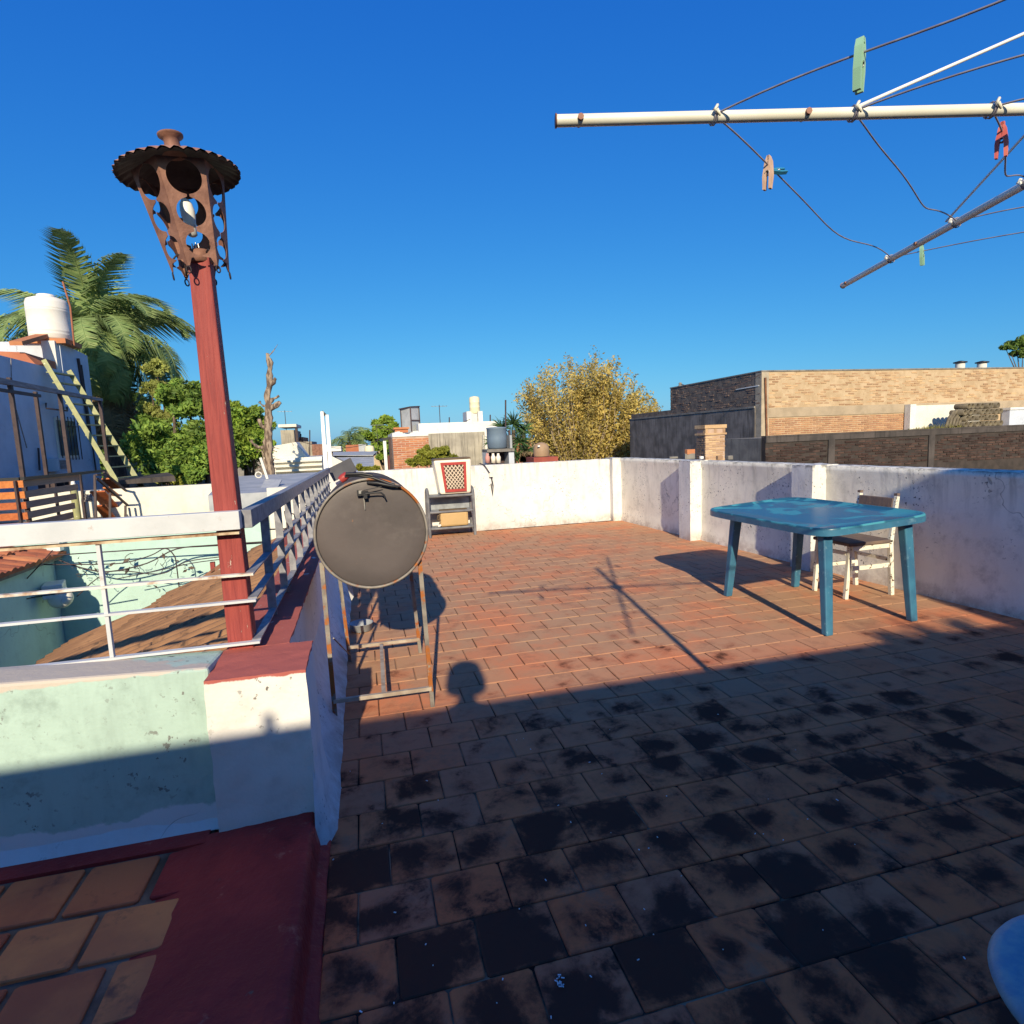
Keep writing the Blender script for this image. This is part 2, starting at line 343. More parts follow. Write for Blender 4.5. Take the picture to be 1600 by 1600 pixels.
M_ZINC = mat('zinc_sheet', (.44,.45,.46), (.33,.35,.37), sc=3, rough=.6, spec=.15)
M_HOUSE = plaster('pale_house_paint', (.58,.62,.70), amount=.2, specks=.2)
M_HOUSEW = plaster('cream_white_wall', (.78,.75,.66), amount=.35, specks=.3)
M_GLASS = mat('window_glass', (.10,.14,.18), rough=.08, spec=.8)
M_DKFRAME = mat('dark_brown_metal', (.045,.03,.035), (.07,.045,.045), sc=8, rough=.6)
M_GREYBEAM = mat('weathered_beam', (.30,.27,.26), (.20,.18,.18), sc=5, rough=.85, stretch=(6,1,6))
M_ORWOOD = mat('orange_varnished_wood', (.52,.16,.045), (.42,.115,.03), sc=5, rough=.5, stretch=(6,.8,6), rnd=-.12)
M_GRWOOD = mat('grey_brown_plank', (.36,.24,.17), (.28,.19,.14), sc=5, rough=.8, stretch=(6,.8,6), rnd=-.12)
M_LADDER = mat('yellow_green_ladder_paint', (.36,.36,.17), (.28,.29,.16), sc=8, rough=.7, spots=((.7,.66,.5), 20, .62, .7))
M_TANKW = mat('cream_tank_plastic', (.80,.76,.68), (.76,.71,.62), sc=3, rough=.5)
M_TANKC = mat('yellowed_tank_plastic', (.80,.72,.48), (.74,.65,.42), sc=3, rough=.5)
M_TANKB = mat('blue_grey_tank_plastic', (.16,.22,.29), (.14,.19,.26), sc=3, rough=.5)
M_TANKBR = mat('brown_fibre_tank', (.36,.24,.15), (.30,.2,.12), sc=4, rough=.7)
M_GROUND = mat('ground_earth', (.16,.12,.08), (.10,.09,.06), sc=.3, rough=1, world=True)
M_BARK = mat('bark', (.16,.12,.09), (.08,.06,.05), sc=6, rough=.95, stretch=(3,3,.6), bump=.8, bsc=12)
M_DEADBARK = mat('pale_dead_bark', (.34,.26,.19), (.12,.085,.065), sc=5, rough=.95, stretch=(3,3,.7), bump=.9, bsc=8, lo=.42, hi=.58)
def leaf(name, c, c2, rnd=.35, trans=.25):
    k = NB(name); r = k.n('ShaderNodeNewGeometry').outputs['Random Per Island']
    col = k.mix(r, c, c2); h = k.n('ShaderNodeHueSaturation'); k.set(h.inputs['Color'], col)
    k.set(h.inputs['Value'], k.step(k.noise(k.coord(), 1.1, 3), .3, .7, 1-rnd, 1+rnd)); col = h.outputs[0]
    k.out(col, .6, 0, .3)
    tr = k.n('ShaderNodeBsdfTranslucent'); k.set(tr.inputs[0], col); mx = k.n('ShaderNodeMixShader'); mx.inputs[0].default_value = trans
    k.t.links.new(k.b.outputs[0], mx.inputs[1]); k.t.links.new(tr.outputs[0], mx.inputs[2])
    k.t.links.new(mx.outputs[0], k.t.nodes['Material Output'].inputs[0]); return k.m
L_DARK = leaf('dark_leaf', (.08,.15,.03), (.17,.24,.045), .5)
L_MID = leaf('mid_leaf', (.15,.26,.035), (.28,.37,.05))
L_OLIVE = leaf('olive_leaf', (.24,.28,.07), (.36,.37,.11), .4)
L_LIME = leaf('lime_leaf', (.19,.22,.03), (.30,.29,.04))
L_YEL = leaf('autumn_leaf', (.62,.46,.13), (.38,.32,.10), .4, .35)
L_PALM = leaf('palm_leaf', (.17,.26,.09), (.30,.37,.14), .35, .3)
L_DRY = leaf('dry_palm_leaf', (.26,.18,.09), (.16,.11,.06), .4, .1)
L_YUC = leaf('yucca_leaf', (.05,.11,.04), (.09,.16,.05))
L_GRASS = leaf('dry_grass', (.30,.26,.09), (.20,.21,.06))
M_SKIN = mat('skin', (.42,.25,.17), rough=.5)
M_CLOTH = mat('navy_cotton', (.05,.06,.10), rough=.9)
M_HAIR = mat('dark_hair', (.02,.015,.012), rough=.6)

# ------------------------------------------------------------------ ground and terrace floor
def wallX(y): return 4.18 + (9.2-y)*(.32/6.2)         # inner face of the right-hand wall
g = MB(); g.quad((-900,-900,-3.6),(900,-900,-3.6),(900,900,-3.6),(-900,900,-3.6)); struct(g.build('ground', M_GROUND))
fl = struct(MB().boxe(-.22, 4.9, -1.9, 9.22, -.25, -.005).build('terrace_floor', M_MORTAR))
def tile_mesh(mb, cx, cy, z, sx, sy, seed, h=.012):
    rr = random.Random(seed); hx, hy = sx/2, sy/2; j = lambda a: rr.uniform(-a, a)
    c = .004 + rr.random()*.004
    ring = [(-hx+c,-hy),(hx-c,-hy),(hx,-hy+c),(hx,hy-c),(hx-c,hy),(-hx+c,hy),(-hx,hy-c),(-hx,-hy+c)]
    ring = [(x+j(.0015), y+j(.0015)) for x, y in ring]
    vv = [(cx+x, cy+y, z-h) for x, y in ring] + [(cx+x, cy+y, z-.003) for x, y in ring] + [(cx+x*.965, cy+y*.965, z+j(.0008)) for x, y in ring]
    ff = [tuple(range(16, 24))]
    for a in (0, 8):
        for i in range(8): ff.append((a+i, a+(i+1) % 8, a+8+(i+1) % 8, a+8+i))
    mb.add(vv, ff)
variants = []
for i in range(6):
    m_ = MB(); tile_mesh(m_, 0, 0, 0, PX-.0045, PY-.0045, i)
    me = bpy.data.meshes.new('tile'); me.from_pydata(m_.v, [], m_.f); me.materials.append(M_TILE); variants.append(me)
cells = []
for row in range(-16, 38):
    y0 = PY0+row*PY; off = .125*(row % 2)
    if y0+PY > 9.21 or y0 < -1.88: continue
    c0 = -2
    while True:
        x0 = off+c0*PX; c0 += 1
        if x0 > wallX(y0)+.02: break
        if x0+PX < -.17: continue
        xa = max(x0, -.205)
        px_, py_, z_ = pix((x0+PX/2, y0+PY/2, 0)); vis = z_ > .1 and -60 < px_ < 1660 and py_ < 1680
        cells.append((0 if not vis or xa > x0 else 1/(z_*z_*(z_+.1)), xa, x0+PX, y0, y0+PY))
cells.sort(key=lambda c: -c[0])
fm = MB(); rr = random.Random(3)
for i, (k_, xa, xb, ya, yb) in enumerate(cells):
    if i < 300 and k_ > 0:
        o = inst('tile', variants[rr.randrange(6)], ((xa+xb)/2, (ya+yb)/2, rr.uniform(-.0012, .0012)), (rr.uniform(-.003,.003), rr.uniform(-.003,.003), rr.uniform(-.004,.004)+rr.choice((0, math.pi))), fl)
    else:
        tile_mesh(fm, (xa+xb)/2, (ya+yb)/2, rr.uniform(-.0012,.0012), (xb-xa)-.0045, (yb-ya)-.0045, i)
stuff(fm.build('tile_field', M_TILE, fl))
# small litter on the floor: white flakes
fk = MB()
for i in range(46):
    px_, py_ = (rr.uniform(505, 1100), rr.uniform(1120, 1590)) if i < 34 else (rr.uniform(1100, 1560), rr.uniform(1100, 1500))
    p = P(px_, py_, Z=.002); a = rr.uniform(0, 6.28); s_ = rr.uniform(.0015, .0035)
    fk.box((p.x, p.y, .003), (s_*rr.uniform(1, 3), s_, .0015), rotz(a))
pf = P(876, 1533, Z=.002)
for i in range(12): fk.box((pf.x+rr.gauss(0,.009), pf.y+rr.gauss(0,.008), .003), (.009,.003,.0015), rotz(rr.uniform(0,6)))
stuff(fk.build('paint_flakes', M_STAY))

# raised floor at the left with its wide-jointed tiles
rf = struct(MB().boxe(-3.6, -.60, -1.9, 2.26, -.25, .070).build('raised_floor', M_MORTAR2))
ys = [2.095, 1.865, 1.655, 1.45]+[1.245-.205*i for i in range(16)]
for i in range(len(ys)-1):
    yb, ya = ys[i], ys[i+1]
    off = {0: -.735, 1: -.61, 2: -.735}.get(i, -.61 if i % 2 else -.735)
    n0 = 0
    if off < -.7:
        m_ = MB(); tile_mesh(m_, (-.62-.728)/2+.005, (ya+yb)/2, .080, .10, yb-ya-.02, i); m_.build('tile', M_RED if i == 0 else M_TILE2, rf)
    for n0 in range(9):
        xb = off-.222*n0; xa = xb-.222
        m_ = MB(); tile_mesh(m_, 0, 0, 0, .204, yb-ya-.021, i*10+n0)
        o = m_.build('tile', M_TILE2, rf); o.location = ((xa+xb)/2-.003, (ya+yb)/2-.002, .080+rr.uniform(-.001,.002)); o.rotation_euler = (0,0,rr.uniform(-.012,.012))
MB().boxe(-3.6, -.612, 2.10, 2.262, .07, .083).build('red_painted_border', M_RED, rf)
# red painted curb between the two floors: lumpy mound
prof = [(-.70,.070),(-.625,.080),(-.60,.0865),(-.50,.092),(-.42,.095),(-.34,.099),(-.29,.103),(-.262,.098),(-.25,.082),(-.243,.05),(-.235,.02),(-.205,.004),(-.196,-.01)]
dense = []
for a, b in zip(prof[:-1], prof[1:]):
    for k_ in range(4): t = k_/4; dense.append((a[0]+(b[0]-a[0])*t, a[1]+(b[1]-a[1])*t))
dense.append(prof[-1]); NY = 150; cb = MB(); vv = []
for j in range(NY+1):
    y = -1.9+(2.14+1.9)*j/NY
    for x, z in dense:
        q = Vector((x, y, z)); n1 = nz((x*9, y*5, 3)); n2 = nz((x*30, y*22, 9)); amp = min(1, max(0, (x+.66)/.1))*.9
        vv.append((x+n1*.007*amp*(1 if x > -.3 else 0), y, z+(n1*.011+n2*.0045+nz((x*4,y*2.2,7))*.008)*amp))
nd = len(dense); ff = [(j*nd+i, j*nd+i+1, (j+1)*nd+i+1, (j+1)*nd+i) for j in range(NY) for i in range(nd-1)]
cb.add(vv, ff, True); struct(cb.build('curb', M_RED))

# ------------------------------------------------------------------ walls of the terrace
lw = thing('low_wall', 'low mint green wall with pale ledge under the front railing', 'wall', (-2, 2.3, 0))
zL_ = P(0,1063,Y=2.235).z; zR_ = P(328,1043,Y=2.207).z; zE_ = zL_+(zL_-zR_)*3.2
q = MB(); q.hexa([(-3.6,2.215,.06),(-.573,2.19,.06),(-.573,2.5,.06),(-3.6,2.52,.06),(-3.6,2.25,zE_),(-.573,2.205,zR_),(-.573,2.46,zR_-.02),(-3.6,2.46,zE_-.03)]); q.build('wall', M_MINT_LOW, lw, bevel=.012)
q = MB(); pts = []
for i in range(40):
    x = -3.6+3.05*i/39; pts.append((x, i))
for i in range(39):
    x0 = -3.6+3.02*i/39; x1 = -3.6+3.02*(i+1)/39; h0 = .035+.02*nz((x0*4,0,0)); h1 = .035+.02*nz((x1*4,0,0)); d0 = 2.222-.012*(x0+.57)/3; 
    q.add([(x0,2.17+.006*nz((x0*5,1,0)),.08),(x1,2.17+.006*nz((x1*5,1,0)),.08),(x1,2.215,.08+h1*2.2),(x0,2.215,.08+h0*2.2)], [(0,1,2,3)], True)
q.build('plaster_fillet', plaster('fillet_white', (.70,.71,.72), amount=.3), lw)
pw = thing('parapet_wall', 'white parapet wall with red painted top and square end pillar', 'wall', (-.4, 2.2, 0))
def rough_block(x0, x1, y0, y1, z0, z1, nx=10, ny=10, nzz=12, amp=.004, taper=0):
    mb = MB()
    def face(o, a, b, na, nb):
        o, a, b = Vector(o), Vector(a), Vector(b); vv = []
        for j in range(nb+1):
            for i in range(na+1):
                p = o+a*i/na+b*j/nb
                if taper and p.x > (x0+x1)/2: p.x -= taper*(p.z-z0)/(z1-z0)
                e = noise.noise_vector(p*14)*amp + noise.noise_vector(p*45)*amp*.35
                vv.append(p+e)
        mb.add(vv, [(j*(na+1)+i, j*(na+1)+i+1, (j+1)*(na+1)+i+1, (j+1)*(na+1)+i) for j in range(nb) for i in range(na)], True)
    X, Y, Z = (x1-x0,0,0), (0,y1-y0,0), (0,0,z1-z0)
    face((x0,y0,z0), X, Z, nx, nzz); face((x1,y0,z0), Y, Z, ny, nzz); face((x1,y1,z0), (x0-x1,0,0), Z, nx, nzz)
    face((x0,y1,z0), (0,y0-y1,0), Z, ny, nzz); face((x0,y0,z1), X, Y, nx, ny)
    return mb
rough_block(-.575, -.242, 2.135, 2.46, 0, .642, 18, 18, 30).build('pillar', M_PARA, pw)
rough_block(-.57, -.335, 2.47, 9.2, -3.6, .64, 8, 200, 60, .004).build('wall', M_PARA, pw)
# sloping plaster skirt along the foot, on the terrace side
q = MB(); vv = []; NS = 160
for j in range(NS+1):
    y = 2.03+(9.2-2.03)*(j/NS)**1.5; t = min(1, max(0, (y-2.46)/.05)); xi = -.248*(1-t)+-.345*t; g2 = min(1, max(.02, (y-2.03)/.13))
    a = nz((y*6,0,0))*.008; b = nz((y*3,5,0))*.03
    vv += [(xi, y, (.34+b)*g2), (xi+(-.205-xi)*.35, y, (.17+b*.5)*g2), (xi+(-.205-xi)*.8, y, .06*g2), (-.188+a*g2-(1-g2)*.03, y, .012*g2), (-.176+a*g2-(1-g2)*.04, y, -.006)]
q.add(vv, [(j*5+i, j*5+5+i, j*5+6+i, j*5+1+i) for j in range(NS) for i in range(4)], True)
q.build('plaster_skirt', M_WHITE, pw)

bw = thing('back_wall', 'sunlit cream white wall closing the far end of the terrace', 'wall', (1.9, 9.2, 0))
rough_block(-.6, 4.12, 9.2, 9.36, -3.6, 1.04, 60, 3, 60, .006).build('wall', M_WHITE, bw)
rough_block(4.03, 4.19, 9.08, 9.36, -.1, 1.055, 4, 4, 14, .004).build('corner_pillar', M_WHITE, bw)
rw = thing('right_wall', 'long white side wall with stubby pillars behind the blue table', 'wall', (4.4, 4, 0))
NW = 90; q = MB(); vv = []
ZL = [-.1, .03, .06, .25, .5, .75, .95, 1.0, 1.03]
for j in range(NW+1):
    y = -1.9+11.1*j/NW; x = wallX(y)
    for z in ZL:
        e = nz((x*3, y*2.2, z*3))*.008
        vv.append((x+e-(.016 if z < .04 else 0)-(.012 if z > .98 else 0), y, z if z < 1.02 else 1.045+.006*nz((y*4,0,2))))
    vv.append((x+.17, y, 1.05+.006*nz((y*4,3,2)))); vv.append((x+.17, y, -.1))
n_ = len(ZL)+2
q.add(vv, [(j*n_+i, j*n_+i+1, (j+1)*n_+i+1, (j+1)*n_+i) for j in range(NW) for i in range(n_-1)], True)
q.build('wall', M_WHITE2, rw)
for yy in (7.0, 4.97, 2.3):
    x = wallX(yy)
    rough_block(x-.16, x+.15, yy-.14, yy+.14, -.05, 1.055, 6, 6, 20, .006).build('pillar', M_WHITE, rw)

# ------------------------------------------------------------------ the house behind the camera (throws the shade over the near floor)
M_SALM = plaster('salmon_bounce_paint', (.82,.52,.36), amount=.3)  # unseen wall, colour chosen to bounce warm light onto the shaded floor
hb = thing('unseen_own_house', 'low unseen house behind the terrace, painted salmon for warm bounce, with a taller room at its right', 'house', (1.5, -3.5, 0))
MB().boxe(-7, 3.48, -6, -1.9, -3.6, 2.33).build('wall', M_SALM, hb)
MB().boxe(-7.05, 3.47, -6, -1.86, 2.332, 2.38).build('roof_edge', M_CONC, hb)
MB().boxe(3.48, 10, -6, -1.9, -3.6, 3.68).build('unseen_tall_room', M_SALM, hb)
MB().boxe(3.44, 10.04, -6, -1.86, 3.682, 3.74).build('roof_edge', M_CONC, hb)
d = MB().boxe(.9, 1.8, -1.92, -1.87, .01, 2.05).build('door', M_GRWOOD, hb)
MB().tube([(1.7,-1.83,1.0),(1.7,-1.8,1.0),(1.6,-1.8,1.0)], .01, 6).build('handle', M_CHROME, d)
wn = MB().boxe(-1.6, -.4, -1.92, -1.87, 1.0, 1.9).build('window', M_DKFRAME, hb); MB().boxe(-1.52, -.48, -1.868, -1.86, 1.08, 1.82).build('pane', M_GLASS, wn)
MB().tube([(-1.04,-1.95,2.37),(-1.04,-1.95,2.475)], .019, 10).build('unseen_vent_pipe', M_CONC, hb)
for i in range(26):
    pass
pl = thing('potted_plants', 'row of leafy potted plants along the edge of the unseen house roof', 'plants', (2.9, -2.0, 2.38))
q = MB(); rp = random.Random(11)
for i in range(420):
    c = Vector((2.55+rp.choice((0,.3,.62))+rp.gauss(0,.07), -2.0+rp.gauss(0,.05), 2.44+abs(rp.gauss(0,.055)))); a = rp.uniform(0,6.28); t_ = rp.uniform(-.9,.9)
    m = Matrix.Rotation(a,3,'Z')@Matrix.Rotation(t_,3,'X'); q.add([c+m@Vector(v) for v in ((-.012,0,0),(0,-.035,0),(.012,0,0),(0,.035,.005))], [(0,1,2,3)])
stuff(q.build('leaves', L_MID, pl))
for dx in (0,.3,.62): MB().lathe([(.05,0),(.065,.06)], (2.55+dx,-2.0,2.38), 12).build('pot', M_ROOFT, pl)

# ------------------------------------------------------------------ lamp post with punched-metal lantern
lp = thing('lamp_post', 'peeling red wooden post with rusty punched metal lantern at the railing corner', 'lamp post', (-.515, 2.5, .64))
PT = Vector((-.527, 2.5, 2.145))
MB().bar((-.513,2.505,.635), PT, .094, .094, (0,1,0), .074, .074).build('post', M_POST, lp, bevel=.006)
ax = Vector((-.055, 0, .45)).normalized(); Mx = Vector((0,0,1)).rotation_difference(ax).to_matrix()
LO = Vector((-.530, 2.5, 2.10))
def lw_(x, y, z): return LO + Mx@Vector((x, y, z))
c = MB().lathe([(.047,.015),(.052,.02),(.052,.055),(.045,.06)], LO, 16, Mx).build('collar', M_RUSTM, lp)
hd = MB(); NH = 96; vv = []
prof = [(.030,.405),(.045,.400),(.10,.383),(.16,.358),(.192,.342),(.207,.333)]
for pi_, (r, z) in enumerate(prof):
    for k in range(NH):
        a = 2*math.pi*k/NH; sc = (pi_/5)**2; rr_ = r*(1+.018*sc*math.sin(a*32))
        vv.append(lw_(rr_*math.cos(a), rr_*math.sin(a), z+.005*sc*math.sin(a*32+1)))
for i in range(5):
    for k in range(NH): hd.f.append([i*NH+k, (i+1)*NH+k, (i+1)*NH+(k+1)%NH, i*NH+(k+1)%NH]); hd.sm.append(True)
hd.v = [Vector(v) for v in vv]; hd.build('hood', M_HOODTOP, lp)
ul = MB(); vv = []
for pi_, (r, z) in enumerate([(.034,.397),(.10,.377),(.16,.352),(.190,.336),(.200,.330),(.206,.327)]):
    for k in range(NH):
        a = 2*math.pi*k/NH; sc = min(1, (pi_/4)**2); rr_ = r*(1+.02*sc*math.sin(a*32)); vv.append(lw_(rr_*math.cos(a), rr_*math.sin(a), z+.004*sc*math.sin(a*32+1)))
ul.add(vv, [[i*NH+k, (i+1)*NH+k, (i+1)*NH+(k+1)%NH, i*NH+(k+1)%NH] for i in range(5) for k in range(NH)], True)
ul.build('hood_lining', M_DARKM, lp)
MB().lathe([(.040,.395),(.030,.412),(.026,.435),(.027,.452),(.042,.460),(.043,.466),(.030,.471),(.002,.473)], LO, 20, Mx).build('finial', M_RUSTM, lp)
cg = MB(); zt, zb, rt, rb = .335, .0, .150, .098; NF = 6
circ = [(.275, .057), (.163, .048), (.060, .040)]
def rad(z): return rb+(rt-rb)*(z-zb)/(zt-zb)
for f in range(NF):
    a0 = 2*math.pi*(f+.28)/NF
    for sgn in (-1, 1):
        a1 = a0+sgn*2*math.pi/NF; vv = []; N = 96
        for i in range(N+1):
            z = zb-.012+(zt-zb+.012)*i/N; r = rad(z); A = Vector((r*math.cos(a0), r*math.sin(a0), z)); B = Vector((r*math.cos(a1), r*math.sin(a1), z))
            half = (B-A).length/2; e = half-.004
            for zc, rc in circ:
                if abs(z-zc) < rc*.97: e = min(e, half-math.sqrt((rc*.97)**2-(z-zc)**2)*min(1, half/(rc)*1.02 if half < rc else 1))
            if z < .014: e = min(e, .006+max(0, z+.012)*.5)
            e = max(e, .006); D = (B-A).normalized()
            vv += [LO+Mx@A, LO+Mx@(A+D*e)]
        cg.add(vv, [(2*i, 2*i+1, 2*i+3, 2*i+2) if sgn > 0 else (2*i+1, 2*i, 2*i+2, 2*i+3) for i in range(N)], False)
cage = cg.build('cage', M_RUSTM, lp, solid=.002)
for f in range(NF):
    a0 = 2*math.pi*(f+.28)/NF; D = Vector((math.cos(a0), math.sin(a0), 0))
    ring = [LO+Mx@(D*(rad(zb)-.002)+Vector((-D.y, D.x, 0))*.010*math.cos(t)*.8+Vector((0,0,-.026+.012*math.sin(t)))) for t in [2*math.pi*i/14 for i in range(15)]]
    MB().tube(ring, .0026, 6).build('ring', M_DARKM, lp)
    arm = [LO+Mx@(D*r+Vector((0,0,z))) for r, z in ((.05,.045),(.066,.052),(.082,.036),(.094,.002))]
    MB().tube(arm, .0034, 6).build('bracket', M_DARKM, lp)
MB().lathe([(.014,.145),(.019,.150),(.020,.165),(.024,.185),(.025,.205),(.021,.228),(.012,.245),(.002,.250)], LO, 18, Mx).build('bulb', M_BULB, lp)
MB().lathe([(.010,.115),(.016,.12),(.016,.143),(.014,.145)], LO, 14, Mx).build('socket', M_CER, lp)
q = MB()
for k in range(4): q.tube([lw_(.012*math.cos(k*1.6), .012*math.sin(k*1.6), .06), lw_(.010*math.cos(k*1.6+.3), .010*math.sin(k*1.6+.3), .09)], .0022, 5)
q.lathe([(.03,.055),(.032,.062),(.028,.066)], LO, 12, Mx); q.build('wire', M_CHROME, lp)

# ------------------------------------------------------------------ railing
rg = thing('metal_railing', 'white and grey welded metal railing with wide top beam around the corner', 'railing', (-.47, 2.43, .64))
MB().hexa([(-3.6,2.41,1.115),(-.463,2.405,1.125),(-.463,2.455,1.125),(-3.6,2.455,1.115),(-3.6,2.41,1.203),(-.463,2.405,1.195),(-.463,2.455,1.195),(-3.6,2.455,1.203)]).build('top_beam', M_RAIL, rg, bevel=.002)
MB().boxe(-3.6,-.47,2.413,2.452,1.106,1.115).build('rusty_lip', mat('rust_streaked_steel', (.62,.50,.34), (.24,.11,.05), sc=14, rough=.8), rg)
for z in (.945,.84,.672):
    MB().bar((-3.6,2.43,z+(.004 if z<.9 else 0)), (-.435,2.43,z), .026, .009).build('rail', mat('flaking_rail_paint_%d' % int(z*100), (.70,.68,.62), (.38,.20,.10), sc=11, rough=.7, lo=.5, hi=.66) if z > .9 else M_RAIL, rg)
for x in (-.95,-1.62,-2.3,-3.0): MB().box((x,2.432,.868),(.013,.018,.49)).build('baluster', M_RAIL, rg)
def sz(y): return 1.192-.05*(y-2.46)/6.1
MB().hexa([(-.472,2.455,1.122),(-.428,2.455,1.122),(-.428,8.55,1.072),(-.472,8.55,1.072),(-.472,2.455,1.193),(-.428,2.455,1.193),(-.428,8.55,1.142),(-.472,8.55,1.142)]).build('top_beam', M_RAILDK, rg, bevel=.002)
for z in (.945,.845,.675): MB().bar((-.452,2.45,z),(-.452,8.6,z-.01),.034,.006).build('rail', M_RAILDK, rg)
for i in range(13):
    y = 2.92+.45*i; MB().boxe(-.474,-.436,y-.004,y+.004,.642,1.12-.0085*(y-2.46)).build('baluster', M_RAILDK, rg)
    
MB().box((-.27,8.72,1.10),(.36,.03,.20), Matrix.Rotation(math.radians(-24),3,'Y')).build('end_plate', mat('dark_plate', (.10,.10,.11), (.07,.07,.08)), rg)
wl = MB(); rp = random.Random(5)
for i in range(7):
    y = 3.0+i*.7; wl.tube([(-.45,y,.92+rp.uniform(-.03,.03)),(-.5,y+.3,.98+rp.uniform(-.05,.05)),(-.46,y+.7,.95)], .004, 5)
tag(wl.build('dry_vine', M_BARK), 'dry vine stem threaded through the side railing', 'vine')

# ------------------------------------------------------------------ drum barbecue
dg = thing('drum_barbecue', 'round grey drum barbecue on a rusty angle iron stand seen from its end', 'barbecue', (.03, 3.45, 0))
dc = Vector((.028, 3.06, .973)); R_ = .287; ty = Matrix.Rotation(math.radians(-90), 3, 'X')@Matrix.Identity(3)   # local z -> +Y
ty = Matrix(((1,0,0),(0,0,1),(0,-1,0)))
e = MB(); e.lathe([(.0005,.014),(.10,.013),(.20,.011),(.255,.012),(.272,.016)], dc, 64, ty); e.build('end_disc', M_DRUM, dg)
MB().tube([dc+ty@Vector((.280*math.cos(t),.280*math.sin(t),.006)) for t in [2*math.pi*i/72 for i in range(73)]], .0075, 8, False).build('rim', M_LEG, dg)
low = MB(); lid = MB()
for mbx, a0, a1 in ((low, math.pi, 2*math.pi), (lid, 0, math.pi)):
    vv = []; nn = 40
    ys = [0,.02,.28,.295,.31,.57,.585,.60,.86,.88]
    for y in ys:
        rr_ = .276+(.007 if y in (.295,.585) else 0)
        for i in range(nn+1):
            a = a0+(a1-a0)*i/nn; vv.append((dc.x+rr_*math.cos(a), dc.y+.012+y, dc.z+rr_*math.sin(a)))
    mbx.add(vv, [(j*(nn+1)+i, j*(nn+1)+i+1, (j+1)*(nn+1)+i+1, (j+1)*(nn+1)+i) for j in range(len(ys)-1) for i in range(nn)], True)
low.build('barrel', M_DRUMSIDE, dg, solid=.003); lid.build('lid', M_DRUMSIDE, dg, solid=.003)
MB().lathe([(.0005,.89),(.278,.885),(.278,.88)], dc, 48, ty).build('rear_disc', M_DRUM, dg)
# latch with bent rod, steel strip
la = MB().box((.005,3.045,1.185),(.035,.03,.022), rotz(.1)).box((-.022,3.048,1.187),(.02,.02,.028)).box((.008,3.04,1.17),(.018,.026,.024)).build('latch', M_BLACK, dg)
MB().tube([(.01,3.03,1.183),(.06,3.025,1.186),(.085,3.025,1.184),(.098,3.025,1.172),(.105,3.025,1.155)], .0042, 8).build('rod', M_BLACK, la)
MB().tube([(.0,3.035,1.20),(.03,3.03,1.205),(.09,3.03,1.215)], .0022, 6).build('wire', M_BLACK, la)
MB().add([(-.005,3.058,1.172),(.004,3.058,1.172),(.003,3.059,1.10),(.0005,3.059,1.10)], [(0,1,2,3)]).build('steel_strip', M_CHROME, dg, solid=.002)
MB().box((-.016,3.043,1.192),(.014,.016,.016)).build('bolt', M_CHROME, dg)
q = MB(); q.tube([(-.085,3.10,1.272),(-.02,3.08,1.274),(.055,3.06,1.258),(.13,3.05,1.226),(.155,3.045,1.218)], .0075, 8); q.tube([(-.08,3.09,1.283),(.0,3.07,1.282),(.05,3.06,1.27)], .009, 8); q.build('lid_handle', M_BLACK, dg)
q = MB().tube([(.02,3.06,1.235),(.07,3.045,1.232),(.14,3.04,1.213),(.185,3.04,1.208)], [.006,.009,.008,.005], 8); q.build('handle_grip', M_BLACK, dg)
MB().lathe([(.02,0),(.024,.02),(.02,.05),(.008,.055)], (-.12,3.42,1.235), 12, Matrix.Rotation(.9,3,'Y')).build('red_knob', M_REDP, dg)
FT = {'fl':((-.222,3.05),(-.232,3.10,.84)), 'fr':((.283,3.07),(.262,3.10,.86)), 'rl':((-.165,3.93),(-.20,3.92,.85)), 'rr':((.30,3.93),(.255,3.90,.85))}
for k_, (a, b) in FT.items():
    MB().bar((a[0],a[1],0), b, .022, .005, (0,1,0)).bar((a[0]+(.009 if a[0] < 0 else -.009), a[1]+.008, 0), (b[0]+(.009 if b[0] < 0 else -.009), b[1]+.008, b[2]), .004, .020, (0,1,0)).build('leg', M_LEG, dg)
cbm = mat('bleached_steel_bar', (.50,.44,.36), (.34,.26,.2), sc=10, rough=.6, metal=.2)
MB().bar((-.225,3.06,.115),(.282,3.075,.105),.02,.02).build('crossbar', cbm, dg)
MB().bar((-.17,3.93,.10),(.30,3.93,.10),.02,.02).build('crossbar', cbm, dg)
MB().bar((.03,3.07,.102),(.045,3.92,.098),.022,.012).build('lengthwise_bar', cbm, dg)
MB().tube([(-.2,3.06,.45),(-.16,3.92,.05)],.004,5).build('brace', M_LEG, dg)

# blue-grey tray on the floor behind the barbecue
tr = thing('plastic_tub', 'small pale plastic tub against the foot of the parapet behind the barbecue', 'tub', (-.10, 4.9, 0))
q = MB(); q.lathe([(.07,.002),(.075,.004),(.085,.06),(.092,.062),(.085,.058),(.07,.012),(.0,.012)], (-.085,4.6,0), 28); q.build('tub_body', M_ZINC, tr)
# white rag hanging behind
q = MB(); q.quad((-.16,3.6,.72),(-.135,3.62,.74),(-.10,3.62,.52),(-.115,3.60,.50)); tag(q.build('white_rag', M_STAY, None, solid=.004), 'narrow white rag hanging under the drum barbecue', 'rag')

